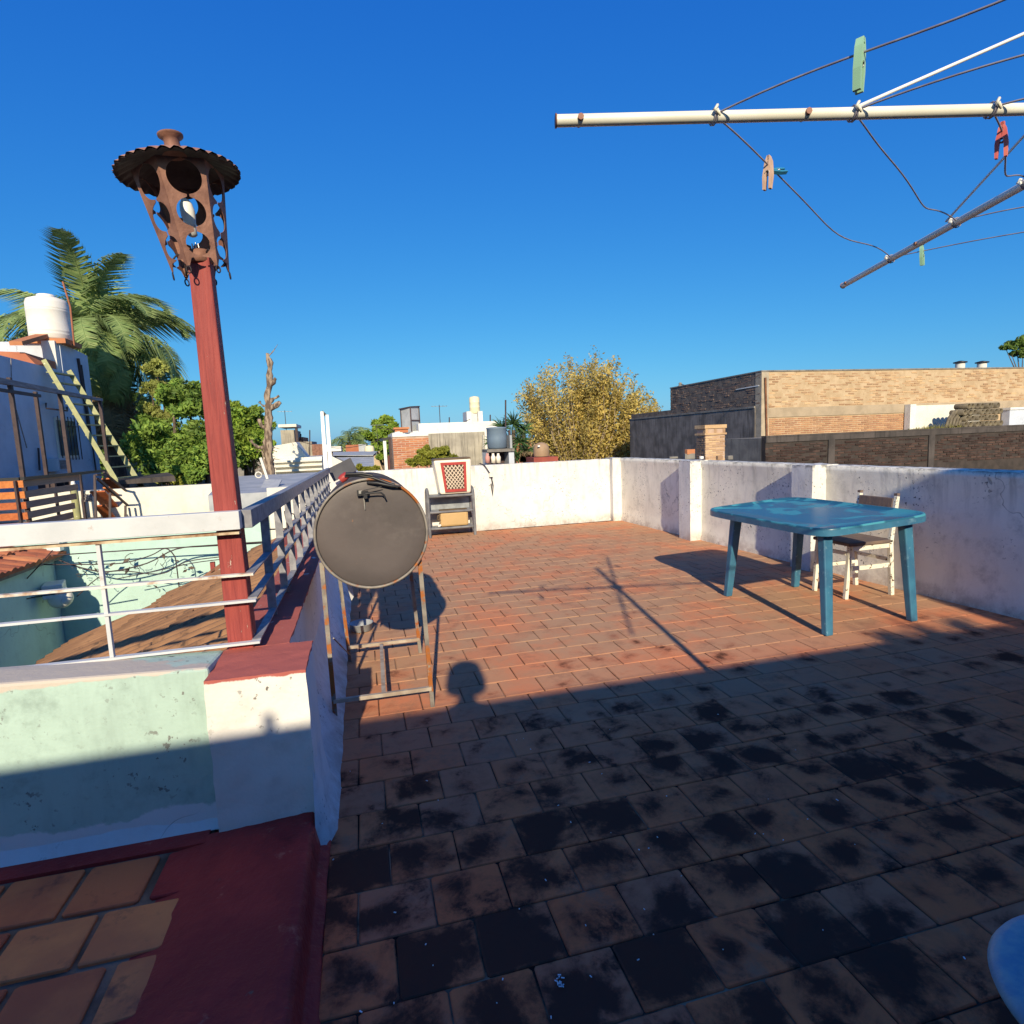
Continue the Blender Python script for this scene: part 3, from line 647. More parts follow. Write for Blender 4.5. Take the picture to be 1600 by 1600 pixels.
# ------------------------------------------------------------------ shelf rack against the back wall, carrier, case, cord
sh = thing('shelf_rack', 'low grey tube shelf rack standing against the back wall', 'shelf', (1.27, 9.0, 0))
for x in (.93, 1.62):
    fr = MB(); pts = [(x,8.82,0),(x,8.84,.62)]
    for i in range(7): a = math.pi*i/6; pts.append((x, 8.965-.125*math.cos(a), .62+.11*math.sin(a)))
    pts += [(x,9.10,.60),(x,9.12,0)]; fr.tube(pts, .022, 8); fr.build('side_frame', M_GREYM, sh)
for z in (.13, .38, .62):
    s_ = MB().tube([(.93,8.84,z),(1.62,8.84,z)], .020, 8).tube([(.93,9.1,z),(1.62,9.1,z)], .016, 8); s_.build('shelf_tube', M_GREYM, sh)
    MB().boxe(.96,1.60,8.86,9.08,z+.004,z+.012).build('shelf_panel', M_SHEET, sh)
MB().boxe(.95,1.60,9.105,9.11,.24,.60).build('back_sheet', M_SHEET, sh)
pc = thing('pet_carrier', 'cream white crate with red framed lattice door on top of the rack', 'crate', (1.33, 8.95, .64))
def cc(u, v, y): return Vector((1.095+.46*v*0+u, y, .645+v))
fx = lambda t, v: (1.12-.075*v/.52)+(.47+.10*v/.52)*t
def fq(t0, t1, v0, v1, y0, y1): 
    return [(fx(t0,v0),y0,.645+v0),(fx(t1,v0),y0,.645+v0),(fx(t1,v0),y1,.645+v0),(fx(t0,v0),y1,.645+v0),(fx(t0,v1),y0,.645+v1),(fx(t1,v1),y0,.645+v1),(fx(t1,v1),y1,.645+v1),(fx(t0,v1),y1,.645+v1)]
MB().hexa(fq(0,1,0,.52,8.83,9.17)).build('body', M_CREAM, pc, bevel=.03)
T0,T1,V0,V1 = .16,.85,.035,.48
q = MB().hexa(fq(T0,T0+.075,V0,V1,8.80,8.828)).hexa(fq(T1-.075,T1,V0,V1,8.80,8.828)).hexa(fq(T0+.075,T1-.075,V0,V0+.04,8.80,8.828)).hexa(fq(T0+.075,T1-.075,V1-.04,V1,8.80,8.828))
dr = q.build('door', M_REDP, pc)
MB().hexa(fq(T0+.07,T1-.07,V0+.03,V1-.03,8.822,8.829)).build('dark_inside_sheet', mat('carrier_inside_shade', (.07,.05,.04)), dr)  # dark sheet coloured as the unlit inside of the crate
q = MB()
a_, b_, c_, d_ = T0+.075, T1-.075, V0+.04, V1-.04; N = 13
for i in range(-N, N+1):
    for s_ in (1, -1):
        pts = []
        for k in range(41):
            u = k/40; v = s_*(u-.5)*.95+.5+i/5.5
            if 0 <= v <= 1: pts.append((u, v))
        if len(pts) > 2:
            p0, p1 = pts[0], pts[-1]; f_ = lambda uv: (fx(a_+(b_-a_)*uv[0], c_+(d_-c_)*uv[1]), 8.812+.003*s_, .645+c_+(d_-c_)*uv[1])
            q.bar(f_(p0), f_(p1), .011, .004, (0,1,0))
q.build('lattice', M_LATT, dr)
MB().hexa([(1.03,8.84,1.163),(1.62,8.84,1.17),(1.62,9.15,1.17),(1.03,9.15,1.163),(1.06,8.87,1.185),(1.60,8.87,1.192),(1.60,9.13,1.192),(1.06,9.13,1.185)]).build('lid', M_TANDK, pc)
cs = thing('tan_case', 'small tan hard case lying on the lower shelf of the rack', 'case', (1.3, 8.92, .15))
MB().boxe(1.10,1.53,8.84,9.02,.150,.375).build('shell', M_TAN, cs, bevel=.03)
MB().boxe(1.10,1.53,8.86,9.03,.378,.405).build('top', M_TANDK, cs, bevel=.01)
MB().tube([(1.10,8.85,.34),(1.065,8.84,.33),(1.06,8.84,.27),(1.10,8.85,.26)], .009, 6).build('handle', M_TANDK, cs)
MB().lathe([(.014,0),(.02,.03),(.012,.05)], (1.06,8.85,.165), 10, Matrix.Rotation(1.2,3,'Y')).build('cap', M_CREAM, cs)
cd_ = thing('hanging_cord', 'dark cord with pale plug hanging over the top of the back wall', 'cord', (1.93, 9.18, 1.0))
c1 = P(757,727,Y=9.16); c2 = P(767,742,Y=9.16); c3 = P(770,775,Y=9.16)
MB().tube([c1+Vector((-.06,.08,.03)), c1, c2], .009, 6).tube([c2, (c2+c3)/2+Vector((.02,0,0)), c3, (c2+c3)/2+Vector((-.012,0,.03))], .010, 6).build('cable', M_BLACK, cd_)
MB().box(c2+Vector((0,-.012,0)), (.055,.03,.06)).build('plug', M_CREAM, cd_)

# ------------------------------------------------------------------ plastic table
tb = thing('plastic_table', 'blue plastic garden table with stained wet top and splayed legs', 'table', (3.4, 3.9, 0))
cx_, cy_ = 3.395, 3.93; hx_, hy_ = .475, .71
def outline(grow=0, n=120, e_=8):
    pts = []
    for i in range(n):
        a = 2*math.pi*i/n; c, s_ = math.cos(a), math.sin(a)
        r = (abs(c)**e_+abs(s_)**e_)**(-1/e_); pts.append(((hx_+grow)*c*r, (hy_+grow)*s_*r))
    return pts
def tz(x): return .742+.055*(x+.5)/1.0
ol = outline(); n_ = len(ol); q = MB(); vv = []
for g_, dz in ((-.16,-.012),(-.022,-.011),(-.014,.000),(-.004,.000),(0,-.008),(0,-.052),(-.006,-.052),(-.010,-.020)):
    for x, y in outline(g_): vv.append((cx_+x, cy_+y, tz(x)+dz))
ffs = [(j*n_+i, (j+1)*n_+i, (j+1)*n_+(i+1) % n_, j*n_+(i+1) % n_) for j in range(7) for i in range(n_)]
q.add(vv, ffs, True); q.add(vv[:n_], [tuple(range(n_))]); q.add([Vector(v)-Vector((0,0,.006)) for v in vv[-n_:]], [tuple(reversed(range(n_)))])
q.build('tabletop', M_TOP, tb)
q = MB(); pl_ = outline(-.004); vv = []
for g_, dz in ((.002,-.012),(.002,-.054)):
    for x, y in outline(g_): vv.append((cx_+x, cy_+y, tz(x)+dz))
q.add(vv, [(i, n_+i, n_+(i+1) % n_, (i+1) % n_) for i in range(n_)], True); q.build('rim', M_BLUE, tb)
for (fx_, fy_, txx, tyy) in ((3.02,3.27,3.06,3.36),(3.79,3.31,3.76,3.38),(3.00,4.38,3.05,4.33),(3.72,4.42,3.71,4.36)):
    zt_ = tz(txx-cx_)-.024
    dirc = Vector((cx_-txx, cy_-tyy, 0)).normalized()
    l_ = MB(); ang = math.atan2(dirc.y, dirc.x)
    def ringv(cx2, cy2, z, wdt):   # V-shaped leg section opening towards the table centre
        pts = [(-.028,-wdt),(.0,-wdt-.004),(wdt*.2,0),(0,wdt+.004),(-.028,wdt)]
        pts = [(-.5*wdt,-wdt),(.5*wdt,-wdt),(.5*wdt,wdt),(-.5*wdt,wdt)]
        return [Vector((cx2,cy2,z))+rotz(.06)@Vector((px2, py2, 0)) for px2, py2 in ((-wdt,-wdt*.8),(wdt,-wdt*.8),(wdt,wdt*.8),(-wdt,wdt*.8))]
    l_.hexa(ringv(fx_,fy_,0,.030)+ringv(txx,tyy,zt_,.040)); l_.build('leg', M_BLUE, tb, bevel=.008)

# ------------------------------------------------------------------ old wooden chair
ch = thing('wooden_chair', 'old white chair with peeling paint and brown seat behind the blue table', 'chair', (4.0, 4.05, 0))
legs = {'a':((3.80,3.93),(3.83,3.93,.45)), 'b':((3.77,4.24),(3.80,4.24,.45))}
for a, b in legs.values(): MB().bar((*a,0), b, .032, .032, (0,1,0)).build('leg', M_CHAIRW, ch, bevel=.004)
for y in (3.90, 4.27):
    q = MB(); q.bar((4.235,y,0),(4.205,y,.44),.034,.034,(0,1,0)); q.bar((4.205,y,.44),(4.255,y,.83),.034,.03,(0,1,0)); q.build('rear_post', M_CHAIRW, ch, bevel=.004)
MB().box((4.0,4.085,.462),(.44,.40,.028)).build('seat', M_SEAT, ch, bevel=.006)
MB().hexa([(4.205,3.915,.62),(4.225,3.915,.62),(4.225,4.255,.62),(4.205,4.255,.62),(4.23,3.915,.815),(4.25,3.915,.815),(4.25,4.255,.815),(4.23,4.255,.815)]).build('backrest', M_SEAT, ch, bevel=.005)
for z, ya in ((.425,3.905),(.26,3.905)): MB().bar((3.83,ya,z),(4.21,ya,z),.018,.035).build('stretcher', M_CHAIRW, ch)
for z in (.425,.22): MB().bar((3.82,4.255,z),(4.21,4.26,z),.018,.03).build('stretcher', M_CHAIRW, ch)
MB().bar((3.815,3.95,.38),(3.80,4.22,.38),.018,.03).build('stretcher', M_CHAIRW, ch)
MB().bar((4.225,3.92,.30),(4.22,4.25,.30),.018,.03).build('stretcher', M_CHAIRW, ch)
for y in (3.90,4.27): MB().box((4.256,y,.845),(.03,.03,.02)).build('post_cap', M_SEAT, ch)

# ------------------------------------------------------------------ stool at the corner of the frame
st = thing('round_stool', 'round light blue stool cut off at the bottom right corner', 'stool', (1.205, .575, 0))
MB().lathe([(0,.452),(.17,.452),(.20,.449),(.216,.440),(.222,.428),(.218,.418),(.205,.416),(.195,.43),(0,.438)], (1.205,.575,0), 64).build('seat', M_STOOL, st)
for k in range(4):
    a = math.pi/4+k*math.pi/2; u_ = Vector((math.cos(a), math.sin(a), 0)); MB().bar(Vector((1.205,.575,0))+u_*.19, Vector((1.205,.575,.425))+u_*.12, .035, .035, u_, .05, .05).build('leg', M_STOOL, st, bevel=.008)

# ------------------------------------------------------------------ rotary clothes dryer overhead
HX, HY, AZ_ = 1.584, .882, 2.02
rd = thing('rotary_dryer', 'rusty cream painted rotary clothes dryer with sagging wire lines overhead', 'clothes dryer', (HX, HY, 0))
MB().tube([(HX,HY,0),(HX,HY,2.42)], .021, 14).build('pole', M_ARM, rd)
MB().lathe([(.05,0),(.05,.05),(.035,.06)], (HX,HY,1.99), 16).build('hub', M_ARM, rd)
d1 = (Vector((.407,1.14,AZ_))-Vector((HX,HY,AZ_))).normalized(); d2 = (Vector((2.05,2.17,AZ_))-Vector((HX,HY,AZ_))).normalized()
H0 = Vector((HX,HY,AZ_)); arms = [(d1,(P(869,190,Z=AZ_)-H0).length),(d2,(P(1319,446,Z=AZ_)-H0).length),(-d1,1.25),(-d2,1.35)]
for d_, L_ in arms:
    q = MB(); q.tube([H0+d_*(.03+(L_-.03)*i_/8) for i_ in range(9)], .0108, 36); a_o = q.build('arm', M_ARM, rd)
    c_ = MB().tube([H0+d_*(L_-.0005), H0+d_*(L_+.002)], .0128, 14); c_.build('end_cap', M_RUSTM, a_o)
    for s_ in (L_-.045, L_*.60): 
        sd = d_.cross(Vector((0,0,1))).normalized(); 
        MB().tube([H0+d_*s_-sd*.0155, H0+d_*s_+sd*.0155], .006, 8).build('bolt', M_RUSTM, a_o)
a1 = [P(x, y, Z=AZ_) for x, y in ((1116,182),(1338,173),(1558,166))]
k1 = [(p-H0).length for p in a1]
k2 = [(P(x, y, Z=AZ_)-H0).length for x, y in ((1385,405),(1476,349),(1600,287))]
ringr = list(zip(k1, k2))
def wavy(p, q_, sag, wob, seed, n=26):
    rr2 = random.Random(seed); ph = [rr2.uniform(0, 6.28) for _ in range(4)]; pts = []
    for i in range(n+1):
        t = i/n; e = math.sin(math.pi*t)
        pts.append(p+(q_-p)*t+Vector((wob*1.5*math.sin(9*t+ph[0])*e, wob*math.sin(7*t+ph[1])*e, -sag*e*e*1.0+wob*.8*math.sin(13*t+ph[2])*e)))
    return pts
lines = {}
for i, (ka, kb) in enumerate(ringr):
    A, B = H0+arms[0][0]*ka, H0+arms[1][0]*kb; Cc, D = H0+arms[2][0]*ka*.95, H0+arms[3][0]*(ka*1.05)
    up_ = Vector((0,0,.004))
    for j, (p, q_) in enumerate(((A,B),(B,Cc),(Cc,D),(D,A))):
        pts = wavy(p+up_, q_+up_, .045 if j == 0 else .03, .006 if j == 0 else .004, i*10+j); lines[(i,j)] = pts
        MB().tube(pts, .0018, 6).build('line_wire', M_WIRE, rd)
    for p, d_ in ((A,d1),(B,d2)):
        sd = d_.cross(Vector((0,0,1))).normalized(); pts = []
        for t in range(24):
            a = t*.55; pts.append(p+d_*(.00035*t-.004)+sd*(.0140*math.cos(a))+Vector((0,0,.0140*math.sin(a))))
        MB().tube(pts, .0014, 5).build('wire_knot', M_WIRE, rd)
        MB().tube([p+sd*-.014+Vector((0,0,.01)), p-sd*.018+Vector((0,0,.012)), p-sd*.02+d_*.006+Vector((0,0,.004)), p-sd*.017-d_*.005+Vector((0,0,-.004)), p-sd*.017+Vector((0,0,.006))], .003, 6).build('hook', M_ARM, rd)
for (pt, dd) in ((P(1337,168,Z=AZ_+.01), None), (P(1478,346,Z=AZ_+.008), None)):
    MB().tube([pt, (HX,HY,2.27)], .0033, 8).build('stay_rod', M_STAY, rd)
for d_, k_ in ((arms[2][0],.75),(arms[3][0],.8)): MB().tube([H0+d_*k_, (HX,HY,2.27)], .0033, 8).build('stay_rod', M_STAY, rd)

def peg(label, mt, wire, px, up, size=.074, spread=.10, alt=None, turn=0, group=None, below=False, fixed=None):
    best = min(range(len(wire)-1), key=lambda i: abs(pix(wire[i])[0]-px)) if fixed is None else fixed
    # interpolate on the wire
    cand = []
    for i in range(len(wire)-1):
        for t in range(10):
            p = wire[i].lerp(wire[i+1], t/10); cand.append((abs(pix(p)[0]-px), p, (wire[i+1]-wire[i]).normalized()))
    _, p, d_ = min(cand, key=lambda c: c[0])
    t_ = thing('clothes_peg', label, 'clothes peg', p, group)
    zax = Vector(up).normalized(); xax = (d_-zax*d_.dot(zax)).normalized(); yax = zax.cross(xax)
    if turn: 
        mr = Matrix.Rotation(turn, 3, zax); xax = mr@xax; yax = mr@yax
    m = Matrix((xax, yax, zax)).transposed()
    for s_ in (-1, 1):
        mm = m@Matrix.Rotation(s_*spread, 3, 'X'); q = MB()
        # side profile of a half peg in the y-z plane, extruded along x
        pr = [(s_*.001,-.5),(s_*.006,-.5),(s_*.0105,-.12),(s_*.0095,.30),(s_*.0055,.47),(s_*.0005,.47),(s_*.0005,.40),(s_*.004,.36),(s_*.0005,.30),(s_*.0005,.05),(s_*.003,.0),(s_*.003,-.05)]
        pr = [(a*size/.074, b*size) for a, b in pr]; w2 = .0052*size/.074
        c0 = p - zax*size*.20
        vv = [c0+mm@Vector((-w2, a, b)) for a, b in pr]+[c0+mm@Vector((w2, a, b)) for a, b in pr]; n2 = len(pr)
        q.add(vv, [tuple(range(n2)), tuple(reversed(range(n2,2*n2)))]+[(i,(i+1)%n2,n2+(i+1)%n2,n2+i) for i in range(n2)])
        q.build('half', mt, t_)
    c0 = p - zax*size*.22; sp = []
    for i in range(22): a = i*.9; sp.append(c0+xax*(-.007+.014*i/21)*size/.074+(yax*math.cos(a)+zax*math.sin(a))*.004)
    MB().tube(sp, .0009, 5).build('spring', M_CHROME, t_)
    return t_
M_PGG = mat('pale_green_peg', (.33,.56,.36), rough=.5, spots=((.2,.3,.2), 60, .62, .7)); M_PGW = mat('wood_peg', (.62,.42,.30), (.5,.33,.23), sc=40, rough=.8, stretch=(5,5,1))
M_PGR = mat('faded_red_peg', (.72,.20,.14), (.60,.13,.11), sc=30, rough=.5); M_PGB = mat('cyan_peg', (.04,.24,.38), rough=.4)
peg('long pale green peg hanging from the topmost wire', M_PGG, lines[(0,3)], 1343, (.03,.0,1), .082, .05)
peg('wooden peg on the sagging wire, blue peg behind it', M_PGW, lines[(0,0)], 1201, (.05,0,1), .074, .08)
peg('small blue peg beside the wooden peg, lying across the wire', M_PGB, lines[(0,0)], 1210, (-.8,-.2,-.15), .055, .10)
peg('faded red peg clipped upside down at the right edge', M_PGR, lines[(2,0)], 1566, (.0,0,1), .072, .12)
peg('tiny green peg hanging under the end of the dark arm', M_PGG, lines[(0,1)], 1440, (-.1,0,1), .07, .10)

M_WHITEB = plaster('bright_white_paint', (.78,.765,.72), amount=.4, specks=.5)
# ================================================================== neighbourhood
def bricks(parent, o, u, v, nrm, W, H, mt, mt_mass, bl=.245, bh=.052, joint=.018, keep=1.0, maxn=300, seed=1, proud=.012, jit=.006, mask=None):
    """courses of separate bricks on a mortar face: the first maxn as parts, the rest joined"""
    o, u, v, nrm = Vector(o), Vector(u).normalized(), Vector(v).normalized(), Vector(nrm).normalized()
    rr_ = random.Random(seed); m = Matrix((u, nrm, v)).transposed(); rows = int(H/(bh+joint)); cells_ = []
    for r in range(rows):
        x = -(bl+joint)*.5*(r % 2); z = (r+.5)*(bh+joint)
        while x < W:
            xa, xb = max(x, 0), min(x+bl, W)
            if xb-xa > .05 and rr_.random() < keep and (mask is None or mask((xa+xb)/2, z)): cells_.append((xa, xb, z))
            x += bl+joint
    def dist(c): p = pix(o+u*((c[0]+c[1])/2)+v*c[2]); return (0 if -20 < p[0] < 1620 else 1, p[2])
    cells_.sort(key=dist)
    metas = {}
    mass = MB()
    for i, (xa, xb, z) in enumerate(cells_):
        L_ = xb-xa; c = o+u*((xa+xb)/2)+v*(z+rr_.uniform(-jit, jit)*.5); pr_ = proud+rr_.uniform(-jit, jit)
        if i < maxn:
            key = (round(L_, 2), rr_.randrange(3))
            if key not in metas:
                q_ = MB(); a = rr_.uniform(-.008,.008); hl, hh = L_/2, bh/2
                q_.add([(-hl,-.03,-hh),(hl,-.03,-hh),(hl,-.03,hh),(-hl,-.03,hh),(-hl+.003,.0,-hh+.003+a*.3),(hl-.003,.0+a,-hh+.003),(hl-.003,.0,hh-.003),(-hl+.003,.0-a,hh-.003)],
                       [(0,1,2,3),(7,6,5,4),(0,4,5,1),(1,5,6,2),(2,6,7,3),(3,7,4,0)])
                me = bpy.data.meshes.new('brick'); me.from_pydata(q_.v, [], q_.f); me.materials.append(mt); metas[key] = me
            ob = bpy.data.objects.new('brick', metas[key]); COL.objects.link(ob); ob.parent = parent
            mm = (m@Matrix.Rotation(rr_.uniform(-.02,.02),3,'Y')).to_4x4(); mm.translation = c+nrm*pr_-OFF.get(parent.name, Vector()); ob.matrix_local = mm
        else: mass.box(c+nrm*(pr_-.03), (L_, .06, bh), m)
    if mass.v: stuff(mass.build('brickwork', mt_mass, parent))

# ---- big brick building on the right
Yb = 18.0; c0 = P(1190,581,Y=Yb); c1 = P(1190,642,Y=Yb); zr = c0.z; xc = c0.x
bb = thing('brick_building', 'long flat roofed brick building behind the right wall, tan front and darker side', 'building', (xc, Yb, -3.6))
zband1 = P(1240,636,Y=Yb).z; zband0 = P(1240,651,Y=Yb).z; zlow = P(1240,682,Y=Yb).z
MB().boxe(xc, 38, Yb, 24.2, -3.6, zr).build('wall', M_MORT_TAN, bb)
MB().boxe(xc-.03, 38, Yb-.03, 24.23, zr+.002, zr+.05).build('coping', M_CONC, bb)
xe = P(1600,600,Y=Yb).x+1.2
bricks(bb, (xc+.3, Yb, zband1), (1,0,0), (0,0,1), (0,-1,0), xe-xc-.3, zr-zband1-.02, M_BRK_TAN, M_BRK_TAN2, bl=.24, bh=.05, joint=.028, keep=.70, maxn=300, seed=4, proud=.006, jit=.014)
MB().boxe(xc+.28, 38, Yb-.03, Yb+.01, zband0, zband1-.01).build('concrete_band', mat('tan_concrete_band', (.42,.33,.23), (.33,.26,.18), sc=2, rough=.95, bump=.5, bsc=16), bb)
xq = P(1422,650,Y=Yb).x
bricks(bb, (xc+.32, Yb, zlow-.2), (1,0,0), (0,0,1), (0,-1,0), xq-xc-.32, zband0-zlow+.18, mat('dull_orange_brick', (.42,.22,.12), (.34,.17,.10), sc=2, rough=.9, bump=.3, rnd=-.2, world=True), mat('orange_brick_mass', (.42,.22,.12), (.34,.17,.10), sc=2, rough=.9, bump=.3, rnd=.12, world=True), bl=.24, bh=.05, joint=.022, maxn=200, seed=6, proud=.012)
MB().boxe(xc-.02, xc+.27, Yb-.035, Yb+.3, -3.6, zr-.01).build('corner_column', mat('pale_corner_concrete', (.46,.38,.28), (.33,.28,.21), sc=3, rough=.95, bump=.4), bb)
MB().tube([P(1196,590,Y=Yb-.08), P(1199,716,Y=Yb-.08)], .035, 8).build('rusty_downpipe', mat('rusty_pipe', (.26,.11,.05), (.16,.07,.04), sc=8), bb)
MB().bar((xc-.02, Yb+.1, P(1188,602,Y=Yb).z), (xc-.02, Yb+1.4, P(1188,602,Y=Yb).z-.02), .03, .03).build('white_pipe', M_STAY, bb)
# left flank: brick above, mouldy render below
yk = 24.2; zs = P(1190,646,Y=Yb).z
bricks(bb, (xc, yk+.0, zs), (0,-1,0), (0,0,1), (-1,0,0), yk-Yb-.05, zr-zs-.02, M_BRK_DK2, M_BRK_DK2, bl=.26, bh=.06, joint=.022, keep=.86, maxn=250, seed=9, proud=.01, jit=.014)
MB().boxe(xc-.01, xc+.3, Yb-.01+.02, yk, zs+.01, zr-.003).build('flank_mortar', M_MORT_DK, bb)  # mortar and bricks of the flank are darker than the front
z2 = P(1020,644,X=xc).z
MB().boxe(xc-.012, xc+6, yk+.01, 28.2, -3.6, z2).build('lower_wing', M_MORT_DK, bb)
MB().boxe(xc-.05, xc+.1, Yb+.28, 28.3, -3.6, P(1000,655,X=xc).z).build('mouldy_render', mat('grey_mouldy_render', (.24,.21,.19), (.13,.115,.105), sc=1.6, rough=.95, bump=.4, bsc=20, streak=((.05,.045,.042), .8), spots=((.34,.31,.28), 7, .66, .8)), bb)
MB().boxe(xc-.07, xc+.1, Yb+.3, 28.3, P(1000,655,X=xc).z+.003, P(1000,655,X=xc).z+.07).build('render_ledge', M_CONC, bb)
v1 = P(1063,607,X=xc+.4); ur = thing('roof_cowl', 'small round chimney cowl on the left end of the brick building roof', 'chimney', v1)
MB().lathe([(.12,-.1),(.14,.05),(.10,.12),(.06,.16),(.08,.22),(.03,.27)], v1, 12).build('pot', M_CONC, ur)
for i, (px, lab) in enumerate(((1500,'left of two white roof vents with dark flat caps'),(1534,'right of two white roof vents with dark flat caps'))):
    b_ = P(px,573,Y=Yb+1.5); t_ = thing('roof_vent', lab, 'roof vent', b_, 'vents on the brick building roof')
    MB().lathe([(.17,-.3),(.17,.13)], b_, 16).build('duct', M_HOUSEW, t_); MB().lathe([(.24,.15),(.25,.19),(.05,.24)], b_, 16).build('cap', M_BLACK, t_)
# ---- lower dark wall in front of it
Yd = 15.6; dw = thing('dark_brick_wall', 'low sooty brick wall with concrete posts beyond the right wall', 'wall', (12, Yd, -3.6))
xa = P(1196,690,Y=Yd).x; top = P(1300,679,Y=Yd).z; xe2 = P(1600,690,Y=Yd).x+2
MB().boxe(xa, xe2, Yd, Yd+.18, -3.6, top).build('wall', mat('sooty_mortar_face', (.06,.047,.042), (.04,.033,.03), sc=4, rough=.95, bump=.6, bsc=20), dw)
MB().boxe(xa, xe2, Yd-.03, Yd+.2, top+.002, top+.05).build('coping', M_SOOT, dw)
MB().boxe(xa, xe2, Yd-.035, Yd+.0, top-.16, top-.002).build('ring_beam', M_SOOT, dw)
posts_ = [P(1298,700,Y=Yd).x, P(1454,700,Y=Yd).x]
for x in posts_: MB().boxe(x-.12, x+.12, Yd-.045, Yd+.0, -3.6, top-.162).build('concrete_post', M_SOOT, dw)
M_DKM = mat('sooty_wall_mortar', (.06,.047,.042), (.04,.033,.03), sc=4, rough=.95, bump=.6, bsc=20)
M_DKB = mat('sooty_wall_brick', (.075,.042,.034), (.045,.029,.026), sc=3, rough=.95, bump=.6, bsc=20, rnd=.35, world=True)
bricks(dw, (xa, Yd, top-1.1), (1,0,0), (0,0,1), (0,-1,0), xe2-xa, .93, M_BRK_DK, M_DKB, bl=.24, bh=.055, joint=.025, keep=.84, maxn=300, seed=12, proud=.015, jit=.014, mask=lambda x, z: all(abs(x+xa-p_) > .2 for p_ in posts_))
# white wall piece, weeds and stacked clay pipes behind it
nr = struct(MB().boxe(xa, xe2+2, Yd+.2, Yb-.05, -3.6, top-.02).build('neighbour_roof_slab', M_CONC))
Yw = 17.75
wp_ = thing('white_wall_piece', 'short stained white wall behind the weeds on the neighbour roof', 'wall', P(1440,660,Y=Yw))
a, b = P(1422,634,Y=Yw), P(1530,672,Y=Yw); MB().boxe(a.x, b.x, Yw, Yw+.2, top-.1, a.z).build('wall', M_HOUSEW, wp_)
MB().boxe(a.x-.02, a.x+.24, Yw-.04, Yw+.2, top-.1, a.z+.05).build('pillar', M_WHITEB, wp_)
ww = thing('white_block', 'plain white block wall right of the stacked pipes', 'wall', P(1590,650,Y=Yw))
a = P(1574,637,Y=Yw); MB().boxe(a.x, a.x+3, Yw-.1, Yw+.2, top-.1, a.z-.09).build('wall', M_HOUSE, ww); MB().boxe(a.x-.03, a.x+3, Yw-.14, Yw+.2, a.z-.087, a.z).build('coping', M_WHITEB, ww)
st_ = thing('pipe_stack', 'stack of short dark concrete pipes piled on the roof at the right', 'pipes', P(1540,668,Y=16.3))
rp = random.Random(3); Yp = 16.3; s0 = P(1506,668,Y=Yp); sN = P(1568,628,Y=Yp); wd = sN.x-s0.x; ht = sN.z-s0.z
M_PIPE = mat('dark_pipe', (.12,.10,.075), (.19,.16,.11), sc=6, rough=.9, bump=.4)
rows_ = 4; rad_ = ht/rows_/2
nc_ = int(wd/(2*rad_))
for r in range(rows_):
    for c_ in range(nc_-(r % 2)):
        x = s0.x+rad_+(wd-2*rad_)*c_/(nc_-1)+(0 if r % 2 == 0 else rad_); z = s0.z+rad_*(2*r+1)
        m_ = MB(); ty_ = rotz(rp.uniform(-.15,.15))@Matrix(((1,0,0),(0,0,1),(0,-1,0))); m_.lathe([(rad_*.68,.4),(rad_*.68,0),(rad_*.97,0),(rad_*.97,.5)], (x,Yp+rp.uniform(-.06,.06),z), 14, ty_); m_.build('pipe', M_PIPE, st_)
t2 = thing('roof_tile_pile', 'heap of curved dark roof tiles leaning left of the pipe stack', 'tiles', P(1495,668,Y=16.5))
for i in range(7):
    p0 = P(1478+i*5,669-i*1.0,Y=16.5); p1 = P(1490+i*5,640+rp.uniform(0,5),Y=16.6)
    MB().tube([p0, p0.lerp(p1,.5)+Vector((-.07,0,.03)), p1], .05, 8).build('roof_tile', M_PIPE, t2)
gm = MB()
for i in range(900):
    px = rp.uniform(1418,1508); p = P(px, 676-rp.uniform(0,5)*(1 if px < 1440 else 1), Y=16.2+rp.uniform(0,.7)); h_ = rp.uniform(.06,.3)*math.sin(max(.15,min(1,(px-1415)/70))*1.6)
    a = rp.uniform(0,6.28); l = Vector((rp.gauss(0,.07), rp.gauss(0,.05), h_)); s_ = Vector((math.cos(a),math.sin(a),0))*.012; gm.add([p-s_, p+s_, p+l], [(0,1,2)])
stuff(gm.build('roof_weeds', L_GRASS))
# brick chimney with two openings
Yc = 13.5; a = P(1102,717,Y=Yc); b = P(1133,663,Y=Yc); chm = thing('brick_chimney', 'short brick chimney with square smoke openings under its cap', 'chimney', (a.x, Yc, a.z-.3))
MB().boxe(a.x+.01, b.x-.01, Yc, Yc+.42, a.z-.5, b.z-.02).build('core', M_MORT_OR, chm)
ho = (b.z-a.z)*.30
bricks(chm, (a.x, Yc+.005, a.z-.4), (1,0,0), (0,0,1), (0,-1,0), b.x-a.x, b.z-a.z+.4-ho, M_BRK_TAN, M_BRK_TAN2, bl=.20, bh=.045, joint=.012, seed=2, maxn=80)
bricks(chm, (a.x+.005, Yc+.42, a.z-.4), (0,-1,0), (0,0,1), (-1,0,0), .42, b.z-a.z+.4-ho, M_BRK_DK2, M_BRK_DK2, bl=.20, bh=.045, joint=.012, seed=3, maxn=60)
zc = b.z-ho
MB().boxe(a.x-.03,b.x+.03,Yc-.03,Yc+.45,zc+.002,zc+.05).build('brick_course', M_BRK_TAN, chm); MB().boxe(a.x-.03,b.x+.03,Yc-.03,Yc+.45,b.z-.09,b.z).build('cap', M_BRK_TAN, chm)
MB().boxe(a.x+.04,b.x-.04,Yc+.012,Yc+.40,zc+.052,b.z-.092).build('flue', M_BLACK, chm)
for t in (0,.44,.88): MB().boxe(a.x+(b.x-a.x)*t, a.x+(b.x-a.x)*(t+.12), Yc-.01, Yc+.10, zc+.053, b.z-.093).build('pier', M_BRK_TAN, chm)
